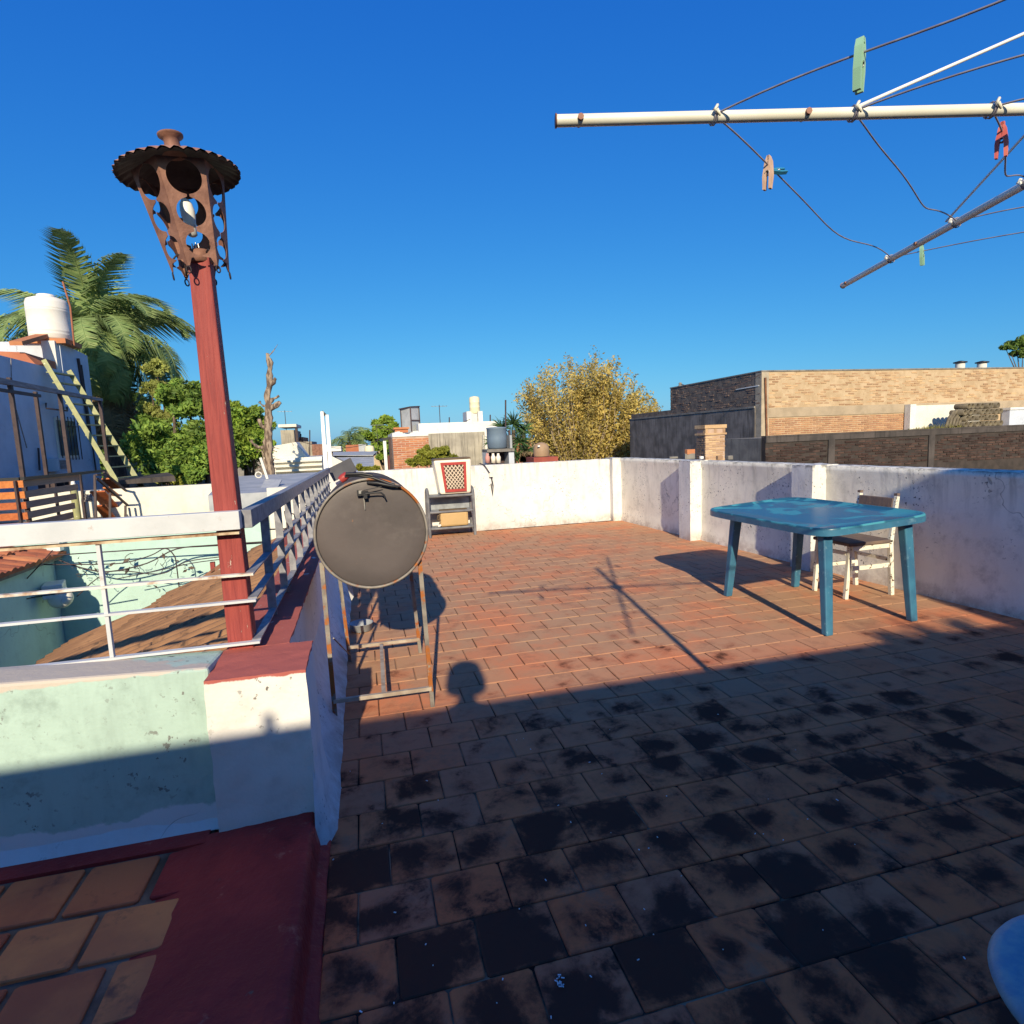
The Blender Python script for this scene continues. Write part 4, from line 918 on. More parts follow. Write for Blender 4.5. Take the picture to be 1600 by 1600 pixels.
for i, (px, py, s_, mt_, lab) in enumerate(((1078,706,.11,M_BRK_OR,'orange hollow brick standing on a pale block left of the chimney'),(1077,713,.12,M_CONC,'pale concrete block under the orange hollow brick'),(1052,715,.10,M_CONC,'flat grey rubble piece left of the orange brick'),(1096,715,.06,M_STAY,'whitish stone at the left foot of the chimney'),(1124,715,.09,M_BRK_TAN,'broken tan brick at the foot of the chimney'),(1140,715,.09,M_CONC,'grey stone right of the chimney foot'))):
    p = P(px,py,Y=12.6 if i else 12.6); q = MB().box(p, (s_*2.0 if i < 3 else s_*1.6, s_, s_*(1.1 if i != 2 else .5)), rotz(rp.uniform(-.3,.3))); tag(q.build('rubble_block', mt_, None, bevel=.012), lab, 'rubble')
struct(MB().boxe(4.75, xa-.05 if xa < 13 else 12.9, 9.6, 15.5, -3.6, P(1060,755,Y=12.6).z).build('lower_roof_slab', M_CONC))

# ---- leaves helper
def leaves(mb, c, rad_, n, size, rg_, flat=1.0, up=.0):
    for _ in range(n):
        while True:
            p = Vector((rg_.uniform(-1,1), rg_.uniform(-1,1), rg_.uniform(-1,1)))
            if p.length < 1: break
        p = p.normalized()*(p.length**.45)
        p = Vector((p.x*rad_[0], p.y*rad_[1], p.z*rad_[2]))
        p *= 1+.16*nz((p+Vector(c))*1.3/rad_[0]*1.6)
        s_ = size*rg_.uniform(.6,1.35); nn = Vector((rg_.gauss(0,1), rg_.gauss(0,1), rg_.gauss(0,1)+up)).normalized()
        t_ = nn.orthogonal().normalized(); t_ = Matrix.Rotation(rg_.uniform(0,6.28),3,nn)@t_; bt = nn.cross(t_)
        o = Vector(c)+p; mb.add([o-t_*s_, o+bt*s_*.45+nn*s_*.12, o+t_*s_, o-bt*s_*.45+nn*s_*.12], [(0,1,2),(0,2,3)])
def crown_tree(name, label, cat, base, clumps, n, size, lm, trunk_r=.2, seed=1, group=None, limbs=True):
    t_ = thing(name, label, cat, base); rg_ = random.Random(seed); tk = MB(); b_ = Vector(base)
    top_ = Vector((sum(c[0] for c in clumps)/len(clumps), sum(c[1] for c in clumps)/len(clumps), min(c[2] for c in clumps)))
    fork = b_.lerp(top_, .6); tk.tube([b_, b_.lerp(fork,.5)+Vector((rg_.gauss(0,.15),0,0)), fork], [trunk_r, trunk_r*.8, trunk_r*.6], 10)
    if limbs:
        for c in clumps:
            c_ = Vector(c[:3]); m_ = fork.lerp(c_, .5)+Vector((rg_.gauss(0,.2), rg_.gauss(0,.2), -.1)); tk.tube([fork, m_, c_], [trunk_r*.45, trunk_r*.25, trunk_r*.08], 6)
    tk.build('trunk', M_BARK, t_)
    cr = MB(); tot = sum(c[3]**2 for c in clumps)
    for c in clumps:
        k_ = int(n*c[3]**2/tot); r_ = c[3]
        sub = max(3, int(k_/130))
        for s_ in range(sub):
            while True:
                d_ = Vector((rg_.gauss(0,1), rg_.gauss(0,1), rg_.gauss(0,1))).normalized()
                if d_.z > -.75: break
            cc_ = Vector(c[:3])+Vector((d_.x*r_, d_.y*r_, d_.z*r_*(c[4] if len(c) > 4 else .85)))*rg_.uniform(.35,.92)
            rs = r_*rg_.uniform(.22,.42); leaves(cr, cc_, (rs,rs,rs*.75), int(k_/sub), size, rg_)
    cr.build('crown', lm, t_); return t_
def PV(px, py, Y): return tuple(P(px, py, Y=Y))
def cl(px, py, rpx, Y, fl_=.85):
    p = P(px, py, Y=Y); z = pix(p)[2]; return (p.x, p.y, p.z, rpx*z/FPX, fl_)
def ground_below(px, Y): p = P(px, 700, Y=Y); return (p.x, p.y, -3.6)

# ---- yellow autumn tree
yt = thing('yellow_tree', 'large tree with thin yellow autumn leaves and upright twigs left of the brick building', 'tree', ground_below(915, 33))
rg_ = random.Random(21); tw = MB(); lv = MB(); b0 = P(905,765,Y=33); yb_ = Vector(ground_below(905,33))
tw.tube([yb_, b0], [.32,.2], 10)
ends = []
for i in range(150):
    t = (i+.5)/150; px = 812+215*t+rg_.gauss(0,7)
    e_ = math.sqrt(max(0, 1-((px-915)/120)**2)); ytop = 700-(700-560)*e_**.9+rg_.uniform(-10,60)*(1 if rg_.random() < .8 else 1.8); yy = 33+rg_.uniform(-2.4,2.4)
    tip = P(px, ytop, Y=yy); s_ = P(905+(px-905)*.35, 735, Y=33+(yy-33)*.3); m1 = s_.lerp(tip,.45)+Vector(((px-905)*.0035, 0, -.2)); m2 = s_.lerp(tip,.75)+Vector((rg_.gauss(0,.15),0,.05))
    pts = [s_, m1, m2, tip]; tw.tube(pts, [.055,.035,.018,.006], 5, False)
    dens = .6 if (840 < px < 900) else 1.0
    nl = int((360 if px > 900 else 290)*dens)
    for k_ in range(nl):
        tt = rg_.random()**.8; seg = min(2, int(tt*3)); f_ = tt*3-seg; p = pts[seg].lerp(pts[seg+1], f_)+Vector((rg_.gauss(0,.16), rg_.gauss(0,.16), rg_.gauss(0,.18)))
        leaves(lv, p, (.03,.03,.03), 1, .088, rg_)
for i in range(3200):    # low skirt of leaves behind the wall
    px = rg_.uniform(815,1000); p = P(px, rg_.uniform(672,728), Y=33+rg_.uniform(-2,2)); leaves(lv, p, (.05,.05,.05), 1, .085, rg_)
for i in range(900):
    px = rg_.gauss(1022,7); p = P(px, rg_.uniform(622,672)+abs(px-1022)*1.2, Y=34); leaves(lv, p, (.05,.05,.05), 1, .075, rg_)
tw.build('trunk', mat('pale_bark', (.38,.30,.20), (.25,.19,.13), sc=4), yt); lv.build('crown', L_YEL, yt)

# ---- green trees
crown_tree('dense_tree', 'dense dark green tree just right of the palm behind the lamp post', 'tree', ground_below(290,20),
    [cl(298,632,42,20),cl(250,700,48,19.6),cl(330,700,52,19.6),cl(232,665,24,20.3),cl(350,655,30,20),cl(285,730,45,19.2),cl(270,615,22,20)], 26000, .09, leaf('dense_leaf', (.10,.19,.035), (.24,.34,.06), .5), .3, 31)
crown_tree('olive_tree', 'yellowish green tree crown right behind the palm skirt', 'tree', ground_below(250,20.5),
    [cl(243,575,18,20.5),cl(254,612,18,20.5),cl(236,606,15,20.6),cl(258,650,18,20.3),cl(232,640,14,20.5)], 8000, .085, L_OLIVE, .2, 45)
crown_tree('bright_tree', 'sunlit bright green tree between the lamp post and the bare trunk', 'tree', ground_below(375,20.5),
    [cl(385,655,36,20.5),cl(372,700,46,20),cl(398,690,34,20),cl(360,640,22,20.5)], 13000, .09, L_MID, .22, 32)
crown_tree('leafy_shrub', 'lighter green shrub against the earthy slope left of the lamp post', 'shrub', ground_below(280,21),
    [cl(285,735,34,21),cl(240,690,15,20.5),cl(320,720,22,21),cl(215,672,17,22)], 6500, .085, L_MID, .1, 33)
crown_tree('flowering_bush', 'low bush with yellow green tips above the white low wall', 'bush', ground_below(295,19),
    [cl(290,752,26,19,.6),cl(262,748,16,19,.6)], 2500, .06, L_LIME, .06, 34)
crown_tree('yellow_shrub', 'yellow green shrub rising behind the back wall beside the crate', 'shrub', (P(680,740,Y=12).x, 12, -3.6),
    [cl(678,712,22,12,.8),cl(655,722,16,12,.7),cl(700,716,16,12,.7),cl(668,704,11,12),cl(690,703,12,12)], 6500, .042, L_LIME, .07, 35)
crown_tree('round_far_tree', 'rounded green tree on the skyline left of the dark metal shelter', 'tree', ground_below(600,52),
    [cl(602,670,24,52,.8),cl(585,684,18,52),cl(612,688,22,52),cl(598,705,24,52)], 7000, .22, L_MID, .4, 36)
crown_tree('dark_far_tree', 'smaller darker tree left of the rounded skyline tree', 'tree', ground_below(567,60),
    [cl(568,684,13,60),cl(560,698,15,60)], 3000, .24, L_DARK, .3, 37)
crown_tree('skyline_tree', 'low treetop just visible above the white roof line left of the tower', 'tree', ground_below(670,62),
    [cl(672,668,11,62,.6),cl(690,672,9,62,.5)], 1500, .2, L_MID, .3, 38)
crown_tree('corner_tree', 'dark leafy treetop at the right edge above the brick building', 'tree', ground_below(1610,30),
    [cl(1588,536,16,30,.45),cl(1572,546,12,30,.4),cl(1615,540,24,30),cl(1598,552,16,30,.5),cl(1580,552,8,30,.4)], 7000, .085, L_DARK, .2, 39)
crown_tree('roof_bush', 'small yellowish bush in front of the grey gabled roof', 'bush', (P(570,750,Y=16).x, 16, -3.6),
    [cl(568,732,11,16,.6),cl(585,735,10,16,.5),cl(555,736,7,16,.5)], 2000, .06, L_LIME, .05, 40)
crown_tree('background_thicket', 'dark mass of foliage under the big palm at the far left', 'tree', ground_below(190,30),
    [cl(190,700,45,30),cl(160,680,38,31),cl(215,640,36,30),cl(170,740,40,29)], 9000, .13, L_DARK, .3, 41)

# ---- palm
def frond_mesh(L_, droop, nleaf, ll, seed, dry=False):
    rg2 = random.Random(seed); q = MB(); pts = []
    ang = 0
    x = z = 0.0; N = 18; a = math.radians(0)
    for i in range(N+1):
        pts.append(Vector((x, 0, z))); t = i/N
        x += math.cos(a)*L_/N; z += math.sin(a)*L_/N; a -= droop/N*(.5+1.3*t)
    q.tube(pts, [.035*(1-.85*i/N) for i in range(N+1)], 4, False)
    for i in range(nleaf):
        t = .10+.9*i/nleaf; f_ = t*N; k_ = min(N-1, int(f_)); p = pts[k_].lerp(pts[k_+1], f_-k_); d_ = (pts[k_+1]-pts[k_]).normalized()
        for sg in (-1, 1):
            lg = ll*(math.sin(math.pi*min(1,t*.92+.06))**.55)*rg2.uniform(.8,1.1); out_ = (d_*.30+Vector((0,sg,0))*rg2.uniform(.6,1.0)+Vector((0,0,rg2.uniform(-.25,.35)))).normalized()
            w_ = d_.cross(out_).normalized(); wv = d_*.024
            m_ = p+out_*lg*.45+Vector((0,0,-lg*.06)); e_ = p+out_*lg*.62+Vector((0,0,-lg*rg2.uniform(.5,.8)))
            q.add([p-wv, p+wv, m_+wv, m_-wv, e_], [(0,1,2,3),(3,2,4)])
    me = bpy.data.meshes.new('frond'); me.from_pydata(q.v, [], q.f); me.materials.append(L_DRY if dry else L_PALM); return me
def palm(label, base, head, fronds, dry, L_, ll, nleaf, seed, trunk_r=.2):
    t_ = thing('palm_tree', label, 'palm tree', base); h_ = Vector(head); b_ = Vector(base)
    q = MB(); q.tube([b_, b_.lerp(h_,.5)+Vector((.1,0,0)), h_], [trunk_r*1.15, trunk_r, trunk_r*.95], 12); q.build('trunk', M_BARK, t_)
    rg2 = random.Random(seed); vs2 = [frond_mesh(L_, d_, nleaf, ll, seed+i) for i, d_ in enumerate((1.3,1.8,2.3,2.8))]; vd2 = [frond_mesh(L_*.6, d_, nleaf//2, ll*.7, seed+9+i, True) for i, d_ in enumerate((.5,.9))]
    for (az, el, sc, vi) in fronds: inst('frond', vs2[vi], h_+Vector((0,0,.1)), (rg2.uniform(-.3,.3), -math.radians(el), math.radians(az)), t_, (sc,sc,sc))
    for (az, el, sc) in dry: inst('dead_frond', vd2[rg2.randrange(2)], h_-Vector((0,0,.9))+Vector((math.cos(math.radians(az)), math.sin(math.radians(az)), 0))*.45, (0, -math.radians(el), math.radians(az)), t_, (sc,sc,sc))
    return t_
rp = random.Random(77)
fr_ = []
for az, el, sc, vi in ((-105,89,1.05,0),(80,86,.95,0),(-60,84,.95,0),(20,74,.95,1),(-20,58,1.0,2),(60,62,1.0,1),(190,64,.98,1),(225,45,1.0,2),(170,38,1.0,1),(100,60,.9,1),(-60,66,.95,2),(0,42,1.05,1),(-30,24,1.05,2),(25,20,.95,2),(-10,5,.9,2),(200,15,.95,2),(240,12,.85,3),(150,8,.85,2),(-70,28,.9,3),(-100,44,.9,3),(290,50,.9,3),(-45,-10,.85,3),(15,-15,.8,2),(205,-12,.8,3),(260,-20,.8,3),(-80,-25,.8,3),(40,-30,.75,2),(95,10,.9,2),(120,35,.95,2),(280,5,.9,3),(-15,-35,.7,3),(180,-40,.7,3),(75,75,.9,1),(-40,72,.95,2),(235,62,.9,2),(130,66,.95,1),(10,60,.95,2),(-15,50,1.0,1),(210,28,.95,2),(-35,5,1.0,2),(30,5,.9,2),(-60,-5,.85,2),(-90,10,.9,2)):
    fr_.append((az+14, el, sc, vi))
dr_ = [(rp.uniform(0,360), rp.uniform(-88,-62), rp.uniform(.8,1.2)) for _ in range(40)]
ph = P(148,542,Y=21.5)
palm('tall feathery palm rising behind the white house at the left', (ph.x+.25, 21.5, -3.6), ph, fr_, dr_, 3.45, 1.0, 95, 5, .26)
ph2 = P(545,690,Y=48); fr2 = [(i*24+rp.uniform(-9,9), rp.choice((60,40,20,5,-20)), rp.uniform(.8,1.1), rp.randrange(1,4)) for i in range(17)]
palm('small distant palm on the skyline above the grey gabled roof', (ph2.x,48,-3.6), ph2, fr2, [], 2.6, .8, 26, 15, .2)
# ---- spiky yucca beside the blue tank
yu = thing('yucca_plant', 'spiky green yucca clump behind the blue grey water tank', 'plant', ground_below(795,19))
q = MB()
for (px, py, s_) in ((785,668,1.0),(802,662,1.1),(770,690,.8),(812,690,1.0),(822,705,1.0),(795,700,.9),(818,672,.9),(806,715,.9)):
    c_ = P(px, py, Y=19)
    for i in range(85):
        d_ = Vector((rp.gauss(0,1), rp.gauss(0,1), rp.gauss(.35,.9))).normalized(); w_ = d_.orthogonal().normalized()*.024; L_ = .5*s_*rp.uniform(.7,1.1); q.add([c_-w_, c_+w_, c_+d_*L_*.6+w_*.8, c_+d_*L_*.6-w_*.8, c_+d_*L_+Vector((0,0,-.06))], [(0,1,2,3),(3,2,4)])
q.build('leaf_rosettes', L_YUC, yu); q = MB(); 
for px in (785,802,818): b_ = P(px,672,Y=19); q.tube([(b_.x,19,-3.6), b_], .07, 7)
q.build('trunk', M_BARK, yu)

# ---- bare pollarded trunk
Yt = 17; dt = thing('bare_tree', 'bare lopped tree trunk with stubby branches standing against the sky', 'tree', ground_below(418, Yt))
def tp(px, py): return P(px, py, Y=Yt)
zsc = pix(tp(420,700))[2]/FPX; q = MB()
q.tube([(tp(418,745).x,Yt,-3.6), tp(418,745), tp(421,715), tp(418,690), tp(420,665), tp(419,640), tp(417,620), tp(422,598), tp(421,575), tp(418,552)], [.22,6.5*zsc,7.5*zsc,6*zsc,6*zsc,5*zsc,4.4*zsc,3.5*zsc,2.8*zsc,2.0*zsc], 12)
for a, m_, b, r in (((420,640),(428,636),(438,628),3.2),((420,628),(428,622),(436,618),2.8),((420,602),(427,598),(431,591),2.6),((418,632),(411,636),(406,628),2.6),((422,578),(424,566),(420,556),1.6),((416,668),(409,668),(404,655),2.0),((418,700),(400,700),(392,688),2.2)):
    q.tube([tp(*a), tp(*m_), tp(*b)], [r*zsc*1.15, r*zsc, r*zsc*.9], 8)
tr_ = q.build('trunk', M_DEADBARK, dt)
md = tr_.modifiers.new('knobs', 'DISPLACE'); tx = bpy.data.textures.new('knobs', 'CLOUDS'); tx.noise_scale = .22; md.texture = tx; md.strength = .16; md.mid_level = .5
md0 = tr_.modifiers.new('sub', 'SUBSURF'); md0.levels = 2; md0.render_levels = 2; tr_.modifiers.move(1, 0)
q = MB()
for px, py in ((434,538),(430,545),(426,548)): q.tube([tp(420,556), tp((px+420)/2+1, (py+556)/2), tp(px,py)], [.012,.008,.004], 4)
for i in range(26):
    a = (rp.uniform(395,440), rp.uniform(700,745)); q.tube([tp(418,rp.uniform(715,745)), tp((a[0]+418)/2, a[1]+rp.uniform(-9,5)), tp(*a)], [.02,.014,.006], 4)
stuff(q.build('twigs', M_DEADBARK, dt))

# ================================================================== left side: white house
XH = -7.0
def hx(px, py, X=XH): return P(px, py, X=X)
ye = hx(133,540).y; ya_ = hx(0,560).y-4; zt = hx(0,555).z
hs = thing('white_house', 'pale blue white house at the left with roof tank and roof ladder', 'house', (XH-2, ya_, -3.6))
MB().boxe(XH-4, XH, ya_, ye, -3.6, zt).build('wall', M_HOUSE, hs)
yk2 = hx(92,540).y; zk = hx(92,528).z-.1
MB().hexa([(XH-1.6,yk2,zt-.02),(XH+.02,yk2,zt-.6),(XH+.02,ye,zt-.6),(XH-1.6,ye,zt-.02),(XH-1.6,yk2,zk),(XH+.02,yk2,zk),(XH+.02,ye,zk-.12),(XH-1.6,ye,zk-.12)]).build('tank_room', M_HOUSE, hs)
MB().boxe(XH-.3, XH-.02, yk2-.16, yk2-.002, zt-.02, zk).build('white_jamb', M_WHITEB, hs)
q = MB().hexa([(XH-1.3,yk2-1.1,zt),(XH-.05,yk2-1.1,zt),(XH-.05,yk2-.17,zt),(XH-1.3,yk2-.17,zt),(XH-1.3,yk2-1.0,zt+.35),(XH-.3,yk2-1.0,zt+.30),(XH-.05,yk2-.17,zt+.2),(XH-1.3,yk2-.17,zt+.25)]); q.build('brick_stub', M_BRK_OR, hs)
q = MB().bar((XH-.3,yk2-1.3,zt+.45),(XH-.3,yk2,zt+.85),.25,.09); q.build('stair_flight', M_BRK_OR, hs)
# window with bars
wa, wb = hx(83,652), hx(122,715); fr = MB().boxe(XH-.02, XH+.03, wa.y, wb.y, wb.z, wa.z).build('window', M_HOUSEW, hs)
MB().boxe(XH+.032, XH+.04, wa.y+.06, wb.y-.06, wb.z+.06, wa.z-.06).build('pane', M_GLASS, fr)
for i in range(7): y = wa.y+(wb.y-wa.y)*i/6; MB().tube([(XH+.09,y,wb.z-.05),(XH+.09,y,wa.z+.03)], .012, 5).build('bar', M_DKFRAME, fr)
MB().tube([(XH+.09,wa.y,wa.z-.2),(XH+.09,wb.y,wa.z-.2)], .010, 5).build('bar', M_DKFRAME, fr)
MB().boxe(XH+.0, XH+.05, wa.y-.3, wb.y+.3, wb.z-.42, wb.z-.38).build('sill_band', M_HOUSEW, hs)
MB().tube([hx(72,630), hx(72,638,XH+.35), hx(105,642,XH+.35), hx(105,636)], .018, 6).build('bracket', M_DKFRAME, hs)
for (x0, y0, x1, y1, r) in ((122,560,143,690,.035),(127,570,150,735,.02),(17,560,18,600,.01),(25,640,42,700,.012),(60,700,62,735,.02)):
    MB().tube([hx(x0,y0,XH+.05), hx(x1,y1,XH+.05)], r, 6).build('pipe', M_DKFRAME if r > .015 else M_GREYBEAM, hs)
ac = thing('air_conditioner', 'grey box unit hanging below the barred window', 'air conditioner', hx(100,725,XH+.2))
a, b = hx(90,716,XH+.3), hx(111,735,XH+.3); MB().boxe(XH+.03, XH+.3, a.y, b.y, b.z, a.z).build('case', M_HOUSE, ac, bevel=.01)
MB().boxe(XH+.302, XH+.31, a.y+.06, b.y-.06, b.z+.05, a.z-.05).build('grille', M_GREYBEAM, ac)
# water tank
tkc = P(80,532,Y=yk2+.35); tkc.x = XH-.75
p_l, p_r = P(47,530,Y=tkc.y), P(113,530,Y=tkc.y); R2 = (p_r.x-p_l.x)/2*.97; tkx = (p_l.x+p_r.x)/2; zb_ = P(80,533,Y=tkc.y).z; hh_ = P(80,461,Y=tkc.y).z-zb_
wt = thing('water_tank', 'large cream water tank on the roof of the white house', 'water tank', (tkx, tkc.y, zb_))
prof = [(0,0),(R2*.93,0),(R2,.04)]
for z in (.12,.20,hh_*.62,hh_*.67): prof += [(R2,z),(R2*1.012,z+.012),(R2,z+.024)]
prof += [(R2,hh_*.80),(R2*.93,hh_*.88),(R2*.62,hh_*.93),(R2*.42,hh_*.945)]
MB().lathe(prof, (tkx,tkc.y,zb_), 40).build('body', M_TANKW, wt)
MB().lathe([(R2*.43,hh_*.93),(R2*.44,hh_*.985),(R2*.40,hh_),(.01,hh_*1.005)], (tkx,tkc.y,zb_), 28).build('lid', M_TANKW, wt)
MB().boxe(tkx-R2*1.05, tkx+R2*1.08, tkc.y-R2, tkc.y+R2, zb_-.12, zb_-.005).build('stand_slab', M_BRK_OR, wt)
MB().boxe(tkx-R2*.2, XH-.05, yk2+.05, tkc.y+R2*.8, zt-.1, zb_-.123).build('stand_base', M_HOUSE, wt)
MB().tube([P(98,440,Y=tkc.y-.1), P(110,480,Y=tkc.y-.1), P(116,540,Y=tkc.y-.1)], .022, 7).build('pipe', mat('rust_pipe', (.34,.13,.07)), wt)
# ladder
la0, la1 = hx(70,573,XH+.05), hx(205,790,-5.1); off_ = Vector((.16,.80,.0))
ld_ = thing('wooden_ladder', 'yellow green wooden ladder leaning up to the tank roof', 'ladder', la1)
MB().bar(la0+Vector((0,0,.15)), la1, .05, .10, (1,0,0)).build('stile', M_LADDER, ld_)
MB().bar(la0+off_, la1+off_, .05, .11, (1,0,0)).build('stile', M_LADDER, ld_)
for i in range(13):
    p = la0.lerp(la1, (i+.5)/13); MB().bar(p+off_*.04, p+off_, .14, .028, (0,0,1)).build('rung', M_LADDER, ld_)
# pergola frame
XP = -5.6
pg = thing('pergola_frame', 'weathered pergola beam on thin dark steel posts in front of the house', 'pergola', hx(45,760,XP))
MB().bar(hx(-90,578,XP), hx(158,625,XP), .09, .10, w2=.07, h2=.06).build('beam', M_GREYBEAM, pg)
MB().bar(hx(-60,588,XP+.12)-Vector((0,0,.11)), hx(60,608,XP+.12)-Vector((0,0,.12)), .06, .05).build('second_beam', M_DKFRAME, pg)
for (xa_, y0, xb_, y1, XX) in ((14,590,32,752,XP),(55,612,72,750,XP-.6),(93,614,103,740,XP),(156,625,162,742,XP)):
    p0, p1 = hx(xa_,y0,XX), hx(xb_,y1,XX); p1.y = p0.y; MB().bar(p1-Vector((0,0,1.0)), p0, .06, .06, (0,1,0)).build('post', M_DKFRAME, pg)
# slatted balcony railing
XR = -5.2; br = thing('slat_railing', 'balcony railing of orange planks, coloured greyer on the shaded run, under a black handrail', 'railing', hx(20,800,XR))
ys0, ysm, ye2 = hx(-60,760,XR).y, hx(36,760,XR).y, hx(150,745,XR).y
zr_ = hx(60,748,XR).z
MB().boxe(XR-.03, XR+.03, ysm, hx(165,745,XR).y, zr_, zr_+.05).boxe(XR-2.2, XR-.031, ysm-.03, ysm+.03, zr_, zr_+.05).build('handrail', M_BLACK, br)
for i, py in enumerate((758,776,793.5,811,828)):
    zz = hx(18,py,XR).z
    MB().boxe(XR-2.2, XR+.02, ysm-.03, ysm-.002, zz-.055, zz+.055).build('plank', M_ORWOOD, br)
    MB().boxe(XR-.05, XR-.02, ysm+.02, hx(128,py,XR).y-.05*i, zz-.055, zz+.055).build('plank', M_GRWOOD, br)  # shaded run painted greyer than the sunlit planks
for px in (33,93,134): y = hx(px,760,XR).y; MB().boxe(XR-.085, XR-.055, y-.03, y+.03, zr_-1.6, zr_-.002).build('post', M_DKFRAME, br)
bs = struct(MB().boxe(XH+.002, XR+.1, ysm-.2, hx(150,760,XR).y, -3.6, hx(18,845,XR).z).build('balcony_floor', M_CONC))
bx = thing('box_shelf', 'dark red box shelves standing behind the greyed planks', 'shelf', hx(90,800,-6.3))
a, b = hx(75,745,-6.4), hx(116,812,-6.4)
for i in range(5): z = b.z+(a.z-b.z)*i/4; MB().boxe(-6.6, -6.3, a.y, b.y, z-.03, z+.03).build('board', M_REDROOF, bx)
for i in range(3): y = a.y+(b.y-a.y)*i/2; MB().boxe(-6.59, -6.31, y-.03, y+.03, b.z-.5, a.z-.03).build('side', M_DKFRAME, bx)
ct = thing('gas_bottle', 'pale cylinder with white cap standing at the corner of the balcony', 'gas bottle', hx(122,800,-5.5))
b_ = hx(122,815,-5.5); MB().lathe([(.0,0),(.06,.02),(.065,.1),(.065,.52),(.05,.62),(.03,.66),(.03,.72)], b_, 18).build('body', M_LADDER, ct)
MB().lathe([(.03,.7),(.045,.73),(.03,.80),(0,.81)], b_, 12).build('cap', M_STAY, ct)
# stairs with orange boards
sr = thing('stair_flight', 'outdoor stair with orange boards and dark handrails going down', 'stairs', hx(200,810,-4.8))
for k_, (x0,y0,x1,y1,XX,w_) in enumerate(((152,768,205,812,-5.0,.26),(166,762,238,806,-4.9,.12),(156,790,186,812,-4.9,.2),(165,748,240,800,-5.4,.16))):
    MB().bar(hx(x0,y0,XX), hx(x1,y1+14,XX), .03, w_, (1,0,0)).build('board', M_ORWOOD, sr)
for (x0,y0,x1,y1) in ((162,738,252,812),(152,748,225,812),(148,742,150,812),(172,770,172,822),(196,790,196,828),(150,742,168,742)):
    MB().bar(hx(x0,y0,-4.7), hx(x1,y1,-4.7), .035, .035).build('handrail', M_DKFRAME, sr)
lm_ = thing('wire_bundle', 'tangle of grey cable hanging at the top of the stairs', 'cable', hx(145,780,-4.9)); q = MB()
for i in range(7): q.tube([hx(138+rp.uniform(-6,6),778+rp.uniform(-6,6),-4.9) for _ in range(5)], .012, 5)
q.build('loops', M_GREYBEAM, lm_)

# ---- courtyard: white low wall, mint wall, tiled lean-to, brown roof
Yg = 13.6; a, b = P(205,763,Y=Yg), P(345,757,Y=Yg)
wl_ = thing('white_yard_wall', 'white yard wall half in shade left of the lamp post', 'wall', (a.x, Yg, -3.6)); MB().boxe(a.x-2.5, b.x+1.2, Yg, Yg+.2, -3.6, a.z).build('wall', M_HOUSEW, wl_)
sh_ = thing('dark_roof_edge', 'dark corrugated roof edge and reddish tiles above the white yard wall', 'roof', P(190,750,Y=15)); q = MB()
q.hexa([P(185,757,Y=14.2),P(275,752,Y=14.2),P(275,752,Y=17),P(185,757,Y=17),P(185,751,Y=14.2),P(272,743,Y=14.2),P(262,738,Y=17),P(185,748,Y=17)]); q.build('sheet', M_SOOT, sh_)
# earthy slope seen through the trees
p = P(240,715,Y=22); q = MB(); vv = []; 
for j in range(14):
    for i in range(18): vv.append((p.x-2.2+4.4*i/17, 20.5+j*.35, -3.6+ (p.z+3.9)*(j/13)**.6+.25*nz((i*.4,j*.4,0))))
q.add(vv, [(j*18+i, j*18+i+1, (j+1)*18+i+1, (j+1)*18+i) for j in range(13) for i in range(17)], True); struct(q.build('earth_slope', mat('reddish_earth', (.42,.22,.12), (.26,.14,.08), sc=3, rough=1, bump=.6, bsc=9)))
Ym = 8.4; zm = P(200,812,Y=Ym).z
mw = thing('mint_yard_wall', 'tall mint green courtyard wall seen through the railing', 'wall', (-3.4, Ym, -3.6))
xl = P(83,860,Y=Ym).x
MB().boxe(xl-3, -1.25, Ym, Ym+.18, -3.6, zm).build('wall', M_MINT, mw)
MB().boxe(-1.25, -.6, Ym+.02, Ym+.2, -3.6, zm+.3).build('wall_end', M_HOUSEW, mw)
# left neighbour house: mint flank wall with clay tile roof
lh = thing('tiled_house', 'mint green side house with clay tiled roof at the left edge', 'house', (xl-1.5, 6, -3.6))
zf = P(86,868,Y=Ym-.1).z
eave = []   # roof plane: eave runs along Y at x=xl, rising to the left
q = MB(); q.boxe(xl-3, xl, 3.2, Ym-.01, -3.6, zf-.06); q.build('wall', M_MINT, lh)
e0 = Vector((xl+.12, 3.0, zf)); 
slope = .28; MB().hexa([(xl+.1,3.0,zf-.05),(xl+.1,Ym-.02,zf-.05),(xl-3,Ym-.02,zf-.05+3.1*slope),(xl-3,3.0,zf-.05+3.1*slope),(xl+.1,3.0,zf),(xl+.1,Ym-.02,zf),(xl-3,Ym-.02,zf+3.1*slope),(xl-3,3.0,zf+3.1*slope)]).build('roof', M_CONC, lh)
tmesh = []
for s_ in range(3):
    q = MB(); vv = []; 
    for j, (yy_, lift) in enumerate(((0,.0),(.36,.03))):
        for i in range(9): t = i/8; vv.append((-(yy_), .24*(t-.5), .012+lift*0+.034*abs(math.sin(t*math.pi*2))*(1 if t < .5 else .55)+(.022 if j == 0 else .0)))
    q.add(vv, [(i, i+1, 9+i+1, 9+i) for i in range(8)], True); q.add([(0,.24*(i/8-.5),0) for i in range(9)]+vv[:9], [(i, i+1, 9+i+1, 9+i) for i in range(8)])
    me = bpy.data.meshes.new('roof_tile'); me.from_pydata(q.v, [], q.f); me.materials.append(M_ROOFT); tmesh.append(me)
rest = MB(); cnt = 0
